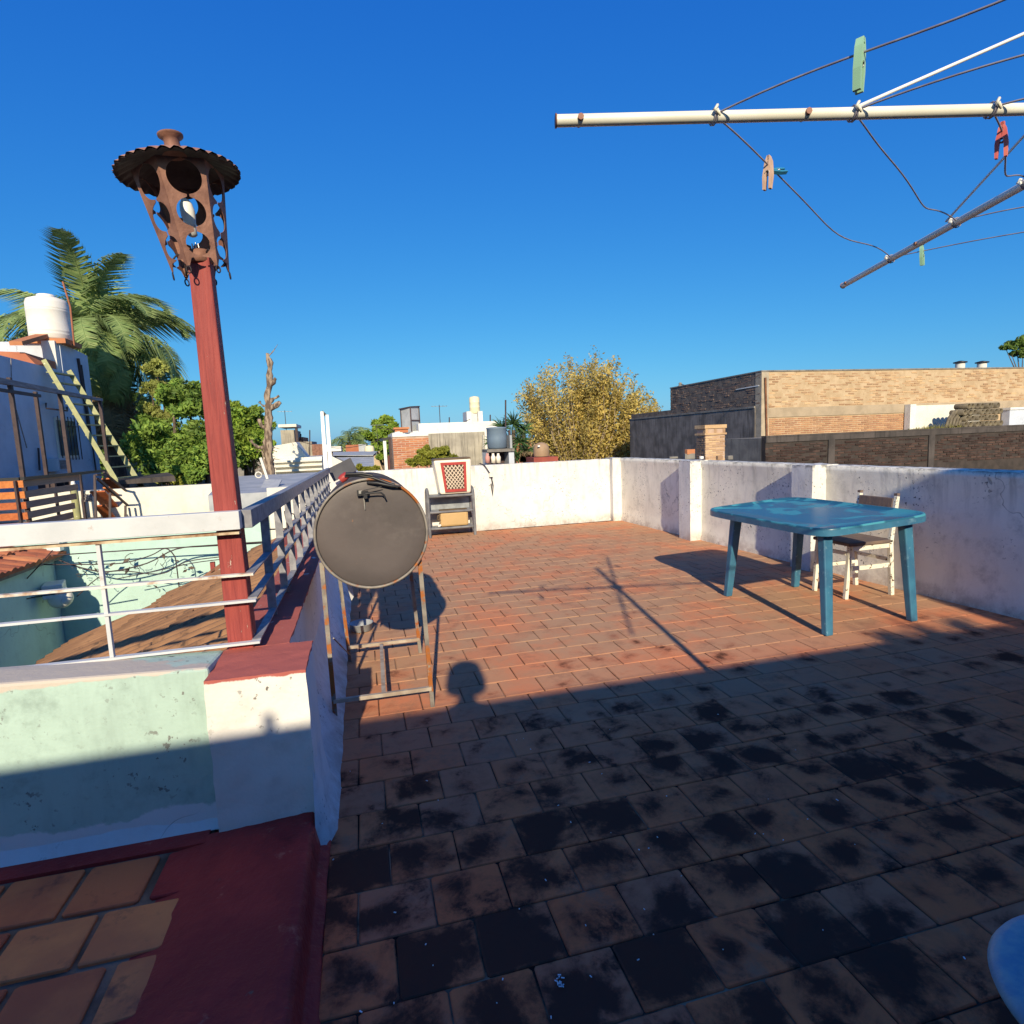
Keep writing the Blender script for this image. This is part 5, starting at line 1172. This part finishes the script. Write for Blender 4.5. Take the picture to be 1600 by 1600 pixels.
for r_ in range(9):
    for c_ in range(22):
        x = xl+.14-.33*r_; y = Ym-.14-.24*c_-(.12 if r_ % 2 else 0); z = zf+(xl+.1-x)*slope+.004
        px_, py_, zz_ = pix((x-.15, y, z)); 
        if zz_ > .5 and px_ > -60 and cnt < 290: inst('roof_tile', tmesh[rp.randrange(3)], (x,y,z), (0, math.atan(slope), rp.uniform(-.03,.03)), lh, (1,1,1)); cnt += 1
cam_ = thing('wall_spotlight', 'white outdoor spotlight box with round lamp on the mint house corner', 'lamp', P(85,925,X=xl))
MB().box(P(85,921,X=xl+.12), (.20,.34,.16), rotz(.3)).build('bracket_box', M_STAY, cam_, bevel=.01); MB().lathe([(.02,-.1),(.11,-.06),(.13,.02),(.10,.06),(0,.07)], P(95,934,X=xl+.22), 18, Matrix.Rotation(1.1,3,'X')).build('lamp_head', M_HOUSEW, cam_)
cbx = thing('junction_box', 'small white patch box at the roof corner under the rail', 'box', P(86,853,Y=Ym-.1)); MB().box(P(86,853,Y=Ym-.12), (.14,.1,.12)).build('case', M_STAY, cbx)
# hanging cables in front of the mint wall
for i, (pts, r, lab) in enumerate((
    ([(60,869),(92,867),(170,862),(250,857),(330,853),(420,848)],.012,'upper dark cable stretched along the mint wall'),
    ([(92,875),(130,888),(172,893),(230,880),(275,858),(330,852),(420,846)],.013,'cable dipping at the baluster and rising to the post'),
    ([(60,882),(120,882),(190,880),(235,868),(258,857),(272,868),(276,885),(281,928)],.011,'cable that loops over and hangs down beside the post'),
    ([(120,932),(172,893),(250,897),(290,878),(345,870)],.010,'slanting thin cable below the others'),
    ([(180,905),(240,893),(300,880),(345,874)],.009,'lowest thin cable in front of the mint wall'),
    ([(0,960),(30,918),(60,885),(82,860)],.010,'cable running down the flank of the tiled house'),
    ([(0,945),(60,932),(110,925),(140,920),(158,917)],.012,'cable with dry leaves crossing the shaded corner'))):
    MB_ = MB(); pp = [P(x, y, Y=Ym-.35-.06*i) for x, y in pts]; sm = []
    for k_ in range(len(pp)-1):
        p0 = pp[max(0,k_-1)]; p1 = pp[k_]; p2 = pp[k_+1]; p3 = pp[min(len(pp)-1,k_+2)]
        for t in (0,.25,.5,.75): sm.append(.5*((2*p1)+(p2-p0)*t+(2*p0-5*p1+4*p2-p3)*t*t+(3*p1-p0-3*p2+p3)*t**3))
    sm.append(pp[-1]); tag(MB_.tube(sm, r*.65, 6).build('cable', M_DKFRAME), lab, 'cable', None)
vn = MB()
for i in range(13):
    px = rp.uniform(105,300); py = rp.uniform(862,905); pts = [P(px, py, Y=Ym-.2)]
    for k_ in range(5): px += rp.uniform(-7,7); py += rp.uniform(-2,7); pts.append(P(px, py, Y=Ym-.2))
    vn.tube(pts, .004, 4)
vt = thing('dry_creeper', 'thin dry creeper twigs hanging on the mint wall', 'creeper', P(200,880,Y=Ym-.2)); stuff(vn.build('twigs', M_BARK, vt))
lv2 = MB()
for i in range(26): leaves(lv2, P(rp.uniform(110,300), rp.uniform(870,925), Y=Ym-.2), (.02,.02,.02), 1, .045, rp)
lv2.build('dry_leaves', M_BARK, vt)
# brown roof sloping down from our wall
br_ = thing('brown_roof', 'brown ribbed lean-to roof sloping down below the railing', 'roof', (-.7, 5, 0))
A_, B_, C_ = P(105,1035,Y=5.2), P(330,905,Y=6.6), P(420,880,Y=6.9)
def strip(o, along, up_, L_, W_, nrib, name, nn=5):
    o, al, u_ = Vector(o), Vector(along).normalized(), Vector(up_).normalized(); nrm = al.cross(u_); nrm = nrm if nrm.z > 0 else -nrm; q = MB(); vv = []; N = nrib*6
    for j in range(nn+1):
        for i in range(N+1): t = i/N; vv.append(o+u_*W_*j/nn+al*L_*t+nrm*.022*math.sin(t*nrib*2*math.pi)+nrm*.006*nz((t*20,j,o.z*3)))
    q.add(vv, [(j*(N+1)+i, j*(N+1)+i+1, (j+1)*(N+1)+i+1, (j+1)*(N+1)+i) for j in range(nn) for i in range(N)], True); return q.build(name, M_BROWNR, br_, solid=.006)
zr0 = .50; upv = Vector((1,0,.36)).normalized(); 
for k_ in range(5):
    W_ = .85; o_ = Vector((-.62,2.7,zr0))-upv*(W_*.9*(k_+1))-Vector((0,0,.012*k_)); strip(o_, (0,1,0), upv, 4.9-.62*k_-(.15 if k_ % 2 else 0), W_, 30-2*k_, 'roof_sheet')
MB().bar((-.75,2.7,.40),(-5,2.7,-1.1),.08,.08).build('rafter', M_GRWOOD, br_)
MB().bar(P(260,945,Y=7.9), P(350,880,Y=7.9), .05,.05).build('pole', mat('reddish_pole', (.30,.14,.09)), br_); MB().bar(P(332,878,Y=7.9), P(336,925,Y=7.9), .05,.05).build('pole', M_POST, br_)
struct(MB().boxe(-.95,-.58,6.2,9.15,.42,.47).build('red_roof_slab', M_REDROOF))

# ---- things over the side railing: sheet metal roof, frame, cream walls
zs_ = P(440,748,Y=13).z
zr2 = struct(MB().hexa([(-2.2,9.4,zs_-.25),(-.1,9.4,zs_-.25),(-.1,15.5,zs_-.25),(-3.2,15.5,zs_-.25),(-2.2,9.4,zs_-.02),(-.1,9.4,zs_-.02),(-.1,15.5,zs_),(-3.2,15.5,zs_)]).build('grey_flat_roof', M_ZINC))
zb2 = thing('zinc_offcuts', 'leaning bundle of grey metal sheets left of the side railing', 'metal sheets', P(415,775,Y=9.5)); 
for i in range(4): a, b = P(398+i*6,790-i*2,Y=9.6), P(420+i*5,750,Y=11.0); MB().bar(a, b, .12, .02, (0,0,1)).build('sheet', M_ZINC, zb2)
MB().tube([P(404,742,Y=11)+Vector((.05*math.cos(t),0,.05*math.sin(t))) for t in [i*.5 for i in range(13)]], .012, 6).build('ring', M_HOUSEW, zb2)
MB().bar(P(407,715,Y=11), P(418,748,Y=11), .04,.04).build('bar', M_HOUSEW, zb2)
wf = thing('white_metal_frame', 'tall narrow white metal frame rising above the side railing', 'frame', P(508,742,Y=12.5))
for (x0,y0,x1,y1) in ((503,643,511,742),(511,648,518,738)): MB().bar(P(x0,y0,Y=12.5), P(x1,y1+12,Y=12.5), .06,.06,(0,1,0),.09,.09).build('post', M_STAY, wf)
for (x0,y0,x1,y1) in ((509,697,515,697),(503,643,512,652)): MB().bar(P(x0,y0,Y=12.5), P(x1,y1,Y=12.5), .05,.06,(0,1,0)).build('crosspiece', M_STAY if y0 > 650 else M_BLACK, wf)
def block(name, label, cat, px0, px1, pt, Y, mt, depth=3, zb=-3.6, parent=None):
    a, b = P(px0,pt,Y=Y), P(px1,pt,Y=Y); zt_ = (a.z+b.z)/2
    t_ = parent or thing(name, label, cat, (a.x, Y, zb)); o = MB().boxe(a.x, b.x, Y, Y+depth, zb, zt_).build('wall', mt, t_); return t_, a.x, b.x, zt_
t_, xa1, xb1, zt1 = block('cream_house', 'cream rooftop wall with horizontal ribs catching the bare tree shadow', 'building', 428, 503, 715, 19.5, M_HOUSEW)
for i in range(6):
    z = zt1-.10-.14*i; MB().boxe(xa1, xb1, 19.36-.04*i, 19.5, z-.03, z+.03).build('rib', M_HOUSEW, t_)
a, b = P(428,697,Y=19.9), P(463,697,Y=19.9); MB().hexa([(a.x-.4,19.8,zt1),(b.x+.3,19.8,zt1),(b.x+.3,21,zt1),(a.x-.4,21,zt1),(a.x,19.8,a.z),(b.x,19.8,a.z+.1),(b.x,21,a.z+.1),(a.x,21,a.z)]).build('upper_wall', M_HOUSEW, t_)
t_, *_r = block('grey_tower', 'small grey concrete block with flat slab on legs left of the bare tree shadow', 'building', 438, 459, 672, 27, M_STREAK)
a, b = P(436,668,Y=27), P(464,668,Y=27); MB().boxe(a.x,b.x,26.8,29,a.z,a.z+.12).build('slab', M_HOUSEW, t_); a = P(461,669,Y=27); MB().boxe(a.x,a.x+.1,26.9,27.1,a.z-1.2,a.z-.01).build('leg', M_DKFRAME, t_)
block('orange_parapet', 'small orange brick parapet right of the grey concrete block', 'building', 460, 473, 683, 29, M_BRK_OR)
block('plank_shed', 'weathered grey rooftop shed behind the ribbed cream wall', 'building', 466, 487, 690, 26, M_STREAK)
block('brown_shed', 'low reddish brown roof shed left of the white metal frame', 'building', 487, 503, 694, 25, M_RUSTM)
t_, *_r = block('white_strip_house', 'low far house with white roof edge behind the metal frame', 'building', 490, 533, 701, 38, M_MORT_DK); a, b = P(490,700,Y=37.9), P(533,700,Y=37.9); MB().boxe(a.x,b.x,37.8,40,a.z-.25,a.z+.04).build('roof_edge', M_WHITEB, t_)
# grey gabled roof
gr_ = thing('grey_gable_roof', 'grey sloping roof with cream gable beyond the back left corner', 'building', P(550,735,Y=21))
MB().hexa([P(520,712,Y=21),P(583,712,Y=21),P(586,712,Y=25),P(520,712,Y=25),P(521,711.5,Y=21),P(583,711,Y=21),P(590,705,Y=25),P(520,706,Y=25)]).build('ridge', M_ZINC, gr_)
zl_ = P(520,760,Y=20).z; a, b, c2_ = P(519,711,Y=20), P(583,711,Y=21), P(583,728,Y=20)
q = MB(); A, B, Cc_, D = P(519,712,Y=22), P(584,711,Y=22), P(584,735,Y=17), P(566,735,Y=17); q.add([A,B,Cc_,D],[(0,1,2,3)]); q.build('roof_slope', M_ZINC, gr_, solid=.05)
q = MB(); q.add([P(517,712,Y=18.5),P(567,737,Y=18.5),P(567,760,Y=18.5),P(517,760,Y=18.5)],[(0,1,2,3)]); q.build('gable_wall', M_HOUSEW, gr_, solid=.1)
MB().boxe(P(519,720,Y=22).x, P(584,720,Y=22).x, 22.05, 26, -3.6, P(550,712,Y=22).z).build('wall', M_HOUSE, gr_)
rdp = thing('red_jug', 'red plastic jug on the wall end behind the drum barbecue', 'jug', P(535,752,Y=8.9)); 
MB().lathe([(0,0),(.09,.01),(.10,.16),(.06,.22),(.03,.25)], P(537,756,Y=8.9), 16, Matrix.Rotation(.9,3,'Y')).build('body', M_REDP, rdp); MB().tube([P(527,741,Y=9.1),P(537,740,Y=9.1),P(538,748,Y=9.1)], .018, 6).build('handle', M_RUSTM, rdp)
block('orange_house', 'distant orange brick wall between the palm and the grey boxes', 'building', 540, 562, 695, 42, M_BRK_OR)
block('blue_grey_box', 'small blue grey rooftop box right of the orange wall', 'building', 560, 572, 694, 32, M_ZINC)
t_, *_r = block('pale_kiosk', 'small pale rooftop box with tiny cream tank', 'building', 570, 584, 712, 30, M_HOUSE)
p = P(578,712,Y=30.4); tw_ = thing('small_tank', 'tiny cream water tank on the far pale box', 'water tank', p); MB().lathe([(.24,0),(.24,.35),(.20,.48),(.0,.52)], p, 14).build('body', M_TANKC, tw_)
# black open shelter
ds = thing('dark_shelter', 'open black framed shelter with white post beside the orange brick house', 'shelter', P(597,730,Y=20)); 
a, b = P(598,685,Y=20), P(613,682,Y=20); MB().hexa([(a.x,20,a.z-.08),(b.x,20,a.z-.02),(b.x,23,a.z-.02),(a.x,23,a.z-.08),(a.x,20,a.z),(b.x,20,a.z+.06),(b.x,23,a.z+.06),(a.x,23,a.z)]).build('roof', M_BLACK, ds)
MB().boxe(a.x, a.x+.10, 19.95, 20.05, -3.6, a.z-.085).build('post', M_STAY, ds); MB().boxe(b.x-.12, b.x-.04, 20, 20.08, -3.6, a.z-.03).build('post', M_DKFRAME, ds); MB().boxe(a.x+.12, b.x-.13, 22.6, 22.8, -3.6, a.z-.3).build('back_panel', M_GLASS, ds)
a2 = P(603,712,Y=20.1); MB().boxe(a2.x, b.x-.13, 20.1, 20.2, a2.z-.9, a2.z).build('low_panel', mat('maroon_panel', (.14,.05,.05)), ds)
# orange brick house
Yo = 19; a, b = P(613,682,Y=Yo), P(669,677,Y=Yo); ob_ = thing('brick_house', 'small orange brick house with uneven white top edge', 'building', (a.x, Yo, -3.6))
MB().boxe(a.x, b.x, Yo, Yo+3, -3.6, a.z-.02).build('wall', M_MORT_OR, ob_)
bricks(ob_, (a.x, Yo, P(640,742,Y=Yo).z-.3), (1,0,0), (0,0,1), (0,-1,0), b.x-a.x, a.z-P(640,742,Y=Yo).z+.26, M_BRK_OR, M_BRK_OR, bl=.25, bh=.05, joint=.016, maxn=180, seed=8, proud=.008)
q = MB(); n3 = 14
for i in range(n3): x0 = a.x+(b.x-a.x)*i/n3; x1 = a.x+(b.x-a.x)*(i+1)/n3; q.boxe(x0, x1, Yo-.03, Yo+3, a.z-.018, a.z+.10+.05*math.sin(i*.9))
q.build('white_top', M_WHITEB, ob_)
p0, p1 = P(617,668,Y=Yo+.5), P(638,679,Y=Yo+.5); sc_ = thing('brick_flue', 'small orange brick stub on the white top edge', 'chimney', p1); MB().boxe(p0.x, p1.x, Yo+.5, Yo+1, a.z+.12, p0.z-.06).build('body', M_BRK_OR, sc_); MB().boxe(p0.x-.05, p1.x+.04, Yo+.45, Yo+1.05, p0.z-.058, p0.z).build('cap', M_BRK_OR, sc_)
# metal framed box
Yx = 21.5; mb_ = thing('metal_box', 'grey sheet metal tank box with dark frame standing on the white roof', 'metal box', P(645,675,Y=Yx))
A, B = P(627,638,Y=Yx), P(656,634,Y=Yx); zb3 = P(640,676,Y=Yx).z; xm = P(641,640,Y=Yx).x
q = MB().hexa([(A.x,Yx+.5,zb3),(xm,Yx,zb3),(B.x,Yx+.4,zb3),(xm+.1,Yx+1,zb3),(A.x,Yx+.5,A.z),(xm,Yx,A.z+.03),(B.x,Yx+.4,B.z),(xm+.1,Yx+1,A.z+.05)]); q.build('panel', M_ZINC, mb_)
for (p, q_) in (((A.x,Yx+.48,zb3),(A.x,Yx+.48,A.z)),((xm,Yx-.02,zb3),(xm,Yx-.02,A.z+.03)),((B.x,Yx+.38,zb3),(B.x,Yx+.38,B.z)),((A.x-.05,Yx+.48,A.z),(xm,Yx-.02,A.z+.04)),((xm,Yx-.02,A.z+.04),(B.x+.02,Yx+.38,B.z)),((xm,Yx-.02,(A.z+zb3)/2),(B.x,Yx+.38,(A.z+zb3)/2))):
    MB().bar(p, q_, .04,.04,(0,1,0)).build('frame_bar', M_DKFRAME, mb_)
# grey streaked wall with white top, tower and tank
t_, xa3, xb3, zt3 = block('grey_rooftop_wall', 'long rain streaked grey wall with white top behind the shrub', 'building', 669, 757, 676, 20, M_STREAK, 4)
a, b = P(648,664,Y=22), P(764,664,Y=22); MB().boxe(a.x, b.x, 20.6, 25, -3.6, a.z).build('upper_wall', M_WHITEB, t_)
a, b = P(754,680,Y=19.9), P(757,728,Y=19.9); MB().boxe(a.x, b.x, 19.8, 19.98, b.z-.5, a.z).build('pale_edge', M_HOUSEW, t_)
tww = thing('white_tower', 'white two legged tower carrying a yellowed tank', 'tower', P(742,668,Y=25)); a, b = P(729,643,Y=25), P(755,668,Y=25)
MB().boxe(a.x, a.x+(b.x-a.x)*.28, 25, 26, b.z-1, a.z).build('pier', M_WHITEB, tww); MB().boxe(b.x-(b.x-a.x)*.28, b.x, 25, 26, b.z-1, a.z).build('pier', M_WHITEB, tww); MB().boxe(a.x+(b.x-a.x)*.285, b.x-(b.x-a.x)*.285, 25.25, 26, b.z-1, a.z-.02).build('infill', M_HOUSEW, tww)
c_ = P(742,645,Y=25.4); rr3 = (P(750,645,Y=25.4).x-c_.x); hh3 = P(742,619,Y=25.4).z-c_.z; tk2 = thing('roof_tank', 'tall yellowed water tank on top of the white tower', 'water tank', c_)
MB().lathe([(rr3*.9,-.02),(rr3,.04),(rr3,hh3*.3),(rr3*1.02,hh3*.31),(rr3,hh3*.33),(rr3,hh3*.6),(rr3*1.02,hh3*.61),(rr3,hh3*.63),(rr3,hh3*.85),(rr3*.85,hh3*.95),(.01,hh3)], c_, 24).build('body', M_TANKC, tk2)
# blue tank on a stand
Yt2 = 13; c_ = P(777,701,Y=Yt2); rr3 = P(792,701,Y=Yt2).x-c_.x; hh3 = P(777,668,Y=Yt2).z-c_.z; tk3 = thing('blue_tank', 'blue grey water tank on a pale stand behind the back wall', 'water tank', c_)
MB().lathe([(rr3*.8,.0),(rr3*.98,.03),(rr3,hh3*.5),(rr3*1.0,hh3*.93),(rr3*1.04,hh3*.95),(rr3*1.03,hh3),(rr3*.6,hh3*1.02),(.01,hh3*1.03)], c_, 32).build('body', M_TANKB, tk3)
MB().boxe(c_.x-rr3*1.3, c_.x+rr3*1.5, Yt2-.25, Yt2+.3, c_.z-.07, c_.z-.005).build('stand_slab', M_CONC, tk3)
MB().boxe(c_.x-rr3*1.3, c_.x-rr3*1.1, Yt2-.2, Yt2+.3, -3.6, c_.z-.072).build('stand_leg', M_HOUSEW, tk3); MB().boxe(c_.x+rr3*.95, c_.x+rr3*1.5, Yt2-.2, Yt2+.3, -3.6, c_.z-.072).build('stand_leg', M_HOUSE, tk3)
MB().boxe(c_.x-rr3*1.08, c_.x+rr3*.9, Yt2+.2, Yt2+.3, -3.6, c_.z-.075).build('stand_back', M_DKFRAME, tk3)
MB().boxe(c_.x+rr3*1.12, c_.x+rr3*1.35, Yt2-.2, Yt2+.1, c_.z-.0, P(800,680,Y=Yt2).z).build('side_post', M_ZINC, tk3); MB().tube([P(796,672,Y=Yt2), P(797,722,Y=Yt2)], .03, 7).build('pipe', M_DKFRAME, tk3)
for i, (px, mt_, lab) in enumerate(((762,mat('pink_can', (.62,.30,.26)),'pink container on the ledge under the blue tank'),(771,M_CREAM,'left cream bottle under the blue tank'),(779,M_CREAM,'right cream bottle under the blue tank'))):
    p = P(px,724,Y=Yt2-.3); tt_ = thing('container', lab, 'bottle', p); MB().lathe([(0,0),(.05,.01),(.055,.14),(.03,.18),(.028,.22),(0,.222)], p, 12).build('body', mt_, tt_)
# brown tank
c_ = P(846,713,Y=12.5); rr3 = P(858,713,Y=12.5).x-c_.x; hh3 = P(846,691,Y=12.5).z-c_.z; tk4 = thing('brown_tank', 'small brown domed tank on a reddish base behind the back wall', 'water tank', c_)
MB().lathe([(rr3*.95,0),(rr3,.05),(rr3*.98,hh3*.62),(rr3*.8,hh3*.85),(rr3*.3,hh3*.98),(.0,hh3)], c_, 28).build('body', M_TANKBR, tk4); MB().boxe(c_.x-rr3*1.5, c_.x+rr3*1.6, 12.2, 12.8, -3.6, c_.z-.01).build('base', M_REDROOF, tk4)
MB().box(P(842,697,Y=12.3), (.05,.01,.03)).build('vent', M_STAY, tk4)
tm = MB(); 
for i in range(160): p = P(rp.uniform(812,835), 722, Y=13.2); tm.add([p-Vector((.02,0,0)), p+Vector((.02,0,0)), p+Vector((rp.uniform(-.05,.25),0,rp.uniform(.05,.28)))], [(0,1,2)])
stuff(tm.build('dry_stalks', L_DRY))
# masts on the skyline
for i, (px, y0, y1, Y, lab) in enumerate(((790,625,690,18,'thin dark mast beside the yellow tree'),(766,648,680,22,'short grey pole left of the yucca'),(702,652,672,30,'thin antenna above the white roof line'),(722,661,670,30,'short antenna left of the white tower'),(484,672,715,25,'dark pole on the brown shed roof'),(470,678,690,28,'dark pointed antenna on the orange parapet'))):
    a, b = P(px,y0,Y=Y), P(px,y1+20,Y=Y); tag(MB().tube([b, a], .025 if Y < 28 else .03, 6).build('mast', M_DKFRAME), lab, 'mast')
# far low town along the horizon
town = [(425,455,703,70,'pale far house directly behind the cream ribbed wall'),(505,545,699,85,'far reddish house right of the white frame'),(545,600,702,110,'far beige house behind the small palm'),(600,660,690,95,'far grey house behind the black shelter'),(660,740,672,75,'far white house behind the antennas'),(755,830,688,80,'far tan house behind the blue tank'),(830,1000,684,100,'far brown house behind the yellow tree'),(200,420,706,60,'far house hidden among the trees at the left')]
for i, (x0, x1, yt_, Y, lab) in enumerate(town):
    t_, xa_, xb_, z_ = block('far_house', lab, 'house', x0, x1, yt_, Y, (M_HOUSEW, M_BRK_OR, M_MORT_TAN, M_CONC)[i % 4], 8)
    MB().boxe(xa_-.1, xb_+.1, Y-.1, Y+8.1, z_+.002, z_+.2).build('parapet', M_CONC, t_)
    for k_ in range(3): xx = xa_+(xb_-xa_)*(k_+.5)/3; w0 = MB().boxe(xx-.5, xx+.5, Y-.04, Y+.02, z_-1.9, z_-.8).build('window', M_GLASS, t_)
for i, (x0, y0, x1, y1, Y, lab) in enumerate(((590,668,735,655,24,'thin sagging wire between the metal box and the white tower'),(470,690,600,684,26,'thin wire running over the roofs left of the black shelter'),(1063,600,1190,584,17.6,'thin cable along the top of the dark brick flank'))):
    a, b = P(x0,y0,Y=Y), P(x1,y1,Y=Y); tag(MB().tube([a.lerp(b,t_/12)+Vector((0,0,-.35*math.sin(math.pi*t_/12))) for t_ in range(13)], .012, 4).build('roof_wire', M_DKFRAME), lab, 'wire')
for i, (px, py, Y, lab) in enumerate(((688,664,22.5,'small television aerial on the white roof line'),(590,690,26,'small television aerial left of the black shelter'),(447,668,28,'small television aerial above the grey concrete block'))):
    b = P(px,py,Y=Y); t_ = thing('roof_aerial', lab, 'aerial', b); MB().tube([b-Vector((0,0,.3)), b+Vector((0,0,.75))], .014, 5).build('mast', M_DKFRAME, t_)
    q = MB().bar(b+Vector((-.3,0,.7)), b+Vector((.3,.1,.7)), .015, .015)
    for k_ in range(5): x_ = -.28+.14*k_; q.bar(b+Vector((x_,-.16,.7)), b+Vector((x_,.16,.72)), .012, .012)
    q.build('antenna_rods', M_CHROME, t_)
# low roofs between, so that the yards are not empty from other positions
for i, (x, y, sx, sy, z, mt_, lab) in enumerate(((2,11.2,3.2,1.0,.35,M_CONC,'flat grey roof right behind the back wall'),(2.4,15.5,5,4,-.2,M_HOUSEW,'low pale house with flat roof beyond the back wall'),(7.5,22,5,5,-.1,M_CONC,'low grey house under the yellow tree'),(-12,24,5,6,-.4,M_HOUSEW,'low white house under the palm'))):
    t_ = thing('low_house', lab, 'house', (x, y, -3.6)); MB().boxe(x-sx/2, x+sx/2, y-sy/2, y+sy/2, -3.6, z).build('wall', mt_, t_)

# ================================================================== the photographer behind the camera (casts the shadow on the floor)
def skin_mesh(name, pts, edges, rad_, mt, parent, sub=2, root=0):
    off = OFF.get(parent.name, Vector()); me = bpy.data.meshes.new(name); me.from_pydata([Vector(p)-off for p in pts], edges, []); me.materials.append(mt)
    o = bpy.data.objects.new(name, me); COL.objects.link(o); o.parent = parent; sm_ = o.modifiers.new('skin', 'SKIN'); sm_.use_smooth_shade = True
    lay = me.skin_vertices[0] if me.skin_vertices else None
    if lay is None:
        bpy.context.view_layer.objects.active = o; lay = me.skin_vertices[0]
    for i, r in enumerate(rad_):
        lay.data[i].radius = (r, r) if not isinstance(r, tuple) else r
        lay.data[i].use_root = (i == root)
    s_ = o.modifiers.new('sub', 'SUBSURF'); s_.levels = sub; s_.render_levels = sub; return o
bx_, by_ = -.07, -.28
pn = thing('person', 'person in dark T-shirt holding a phone, seen only as a shadow on the tiles', 'person', (bx_, by_, 0))
pts = [(bx_,by_,.98),(bx_,by_,1.16),(bx_,by_+.01,1.34),(bx_,by_,1.53),(bx_,by_+.01,1.60),(bx_,by_+.02,1.66),
       (bx_-.10,by_,.90),(bx_-.11,by_+.02,.50),(bx_-.12,by_-.02,.07),(bx_-.13,by_+.13,.035),
       (bx_+.10,by_,.90),(bx_+.11,by_+.02,.50),(bx_+.12,by_-.02,.07),(bx_+.13,by_+.13,.035),
       (bx_-.21,by_,1.50),(bx_-.24,by_+.02,1.19),(bx_-.10,by_+.17,1.33),
       (bx_+.21,by_,1.50),(bx_+.24,by_+.02,1.19),(bx_+.12,by_+.17,1.33)]
ed = [(0,1),(1,2),(2,3),(3,4),(4,5),(0,6),(6,7),(7,8),(8,9),(0,10),(10,11),(11,12),(12,13),(3,14),(14,15),(15,16),(3,17),(17,18),(18,19)]
ra = [(.16,.11),(.145,.10),(.17,.115),(.14,.09),.065,.055,.095,.062,.042,.035,.095,.062,.042,.035,.07,.05,.03,.07,.05,.03]
body = skin_mesh('body', pts, ed, ra, M_CLOTH, pn)
hdm = MB(); cH = Vector((bx_, by_+.035, 1.755)); vv = []; NA, NB2 = 28, 20
for j in range(NB2+1):
    ph_ = math.pi*j/NB2-math.pi/2
    for i in range(NA):
        a = 2*math.pi*i/NA; r = math.cos(ph_); x = .078*r*math.cos(a); y = .098*r*math.sin(a); z = .118*math.sin(ph_)
        if z < 0: x *= 1-.25*(-z/.118); y *= 1-.08*(-z/.118)
        f_ = max(0, math.sin(a))*r
        y += .022*math.exp(-((x/.016)**2+((z+.012)/.022)**2))*(f_ > .5)          # nose
        y -= .008*math.exp(-(((abs(x)-.032)/.014)**2+((z-.012)/.012)**2))*(f_ > .5)  # eye sockets
        y += .006*math.exp(-((x/.028)**2+((z+.055)/.010)**2))*(f_ > .5)
        vv.append(cH+Vector((x,y,z)))
hdm.add(vv, [(j*NA+i, j*NA+(i+1)%NA, (j+1)*NA+(i+1)%NA, (j+1)*NA+i) for j in range(NB2) for i in range(NA)], True); hdm.build('head', M_SKIN, pn)
hr = MB(); vv = []
for j in range(13):
    ph_ = math.pi/2*j/12-.15
    for i in range(NA):
        a = 2*math.pi*i/NA; r = math.cos(ph_)*1.07; back = .03 if math.sin(a) < .3 else 0; vv.append(cH+Vector((.112*r*math.cos(a), .118*r*math.sin(a)-.010, .140*math.sin(ph_)+(.03 if math.sin(a) > .4 else -.035)*(1-j/12))))
hr.add(vv, [(j*NA+i, j*NA+(i+1)%NA, (j+1)*NA+(i+1)%NA, (j+1)*NA+i) for j in range(12) for i in range(NA)], True); hr.build('hair', M_HAIR, pn)
for s_ in (-1, 1):
    MB().lathe([(.001,-.006),(.017,-.004),(.019,.004),(.008,.007)], cH+Vector((s_*.080,-.003,.0)), 12, Matrix.Rotation(math.pi/2,3,'Y')@Matrix.Diagonal((1.5,1,1))).build('ear', M_SKIN, pn)
    MB().lathe([(.0,-.011),(.008,-.008),(.011,0),(.008,.008),(0,.011)], cH+Vector((s_*.032,.084,.012)), 12).build('eye', M_STAY, pn)
    wr = Vector((bx_+s_*.11, by_+.17, 1.33)); pm = Vector((s_*.075+bx_*.3, by_+.225, 1.395)); hp = [wr, pm]; he = [(0,1)]; hrad = [.024,(.034,.018)]
    for f_ in range(4):
        z = 1.375+.019*f_; b0_ = Vector((s_*.080, by_+.235, z)); k0 = len(hp); ln = (.8,.95,1,.85)[f_]
        hp += [b0_, Vector((s_*(.085), by_+.262*1.0, z+.004)), Vector((s_*(.068-.002*f_), by_+.262+.006*ln, z+.005)), Vector((s_*(.050-.004*ln), by_+.260, z+.005))]; he += [(1,k0),(k0,k0+1),(k0+1,k0+2),(k0+2,k0+3)]; hrad += [.0095,.009,.008,.007]
    k0 = len(hp); hp += [wr.lerp(pm,.5)+Vector((-s_*.012,.02,-.006)), Vector((s_*.066, by_+.232, 1.385)), Vector((s_*.058, by_+.236, 1.405))]; he += [(0,k0),(k0,k0+1),(k0+1,k0+2)]; hrad += [.013,.010,.008]
    skin_mesh('hand', hp, he, hrad, M_SKIN, pn, 1)
ph_o = thing('phone', 'black phone held upright in both hands of the person', 'phone', (0, -.045, 1.40)); MB().box((0,-.052,1.405), (.15,.008,.075)).build('body', M_BLACK, ph_o, bevel=.003)
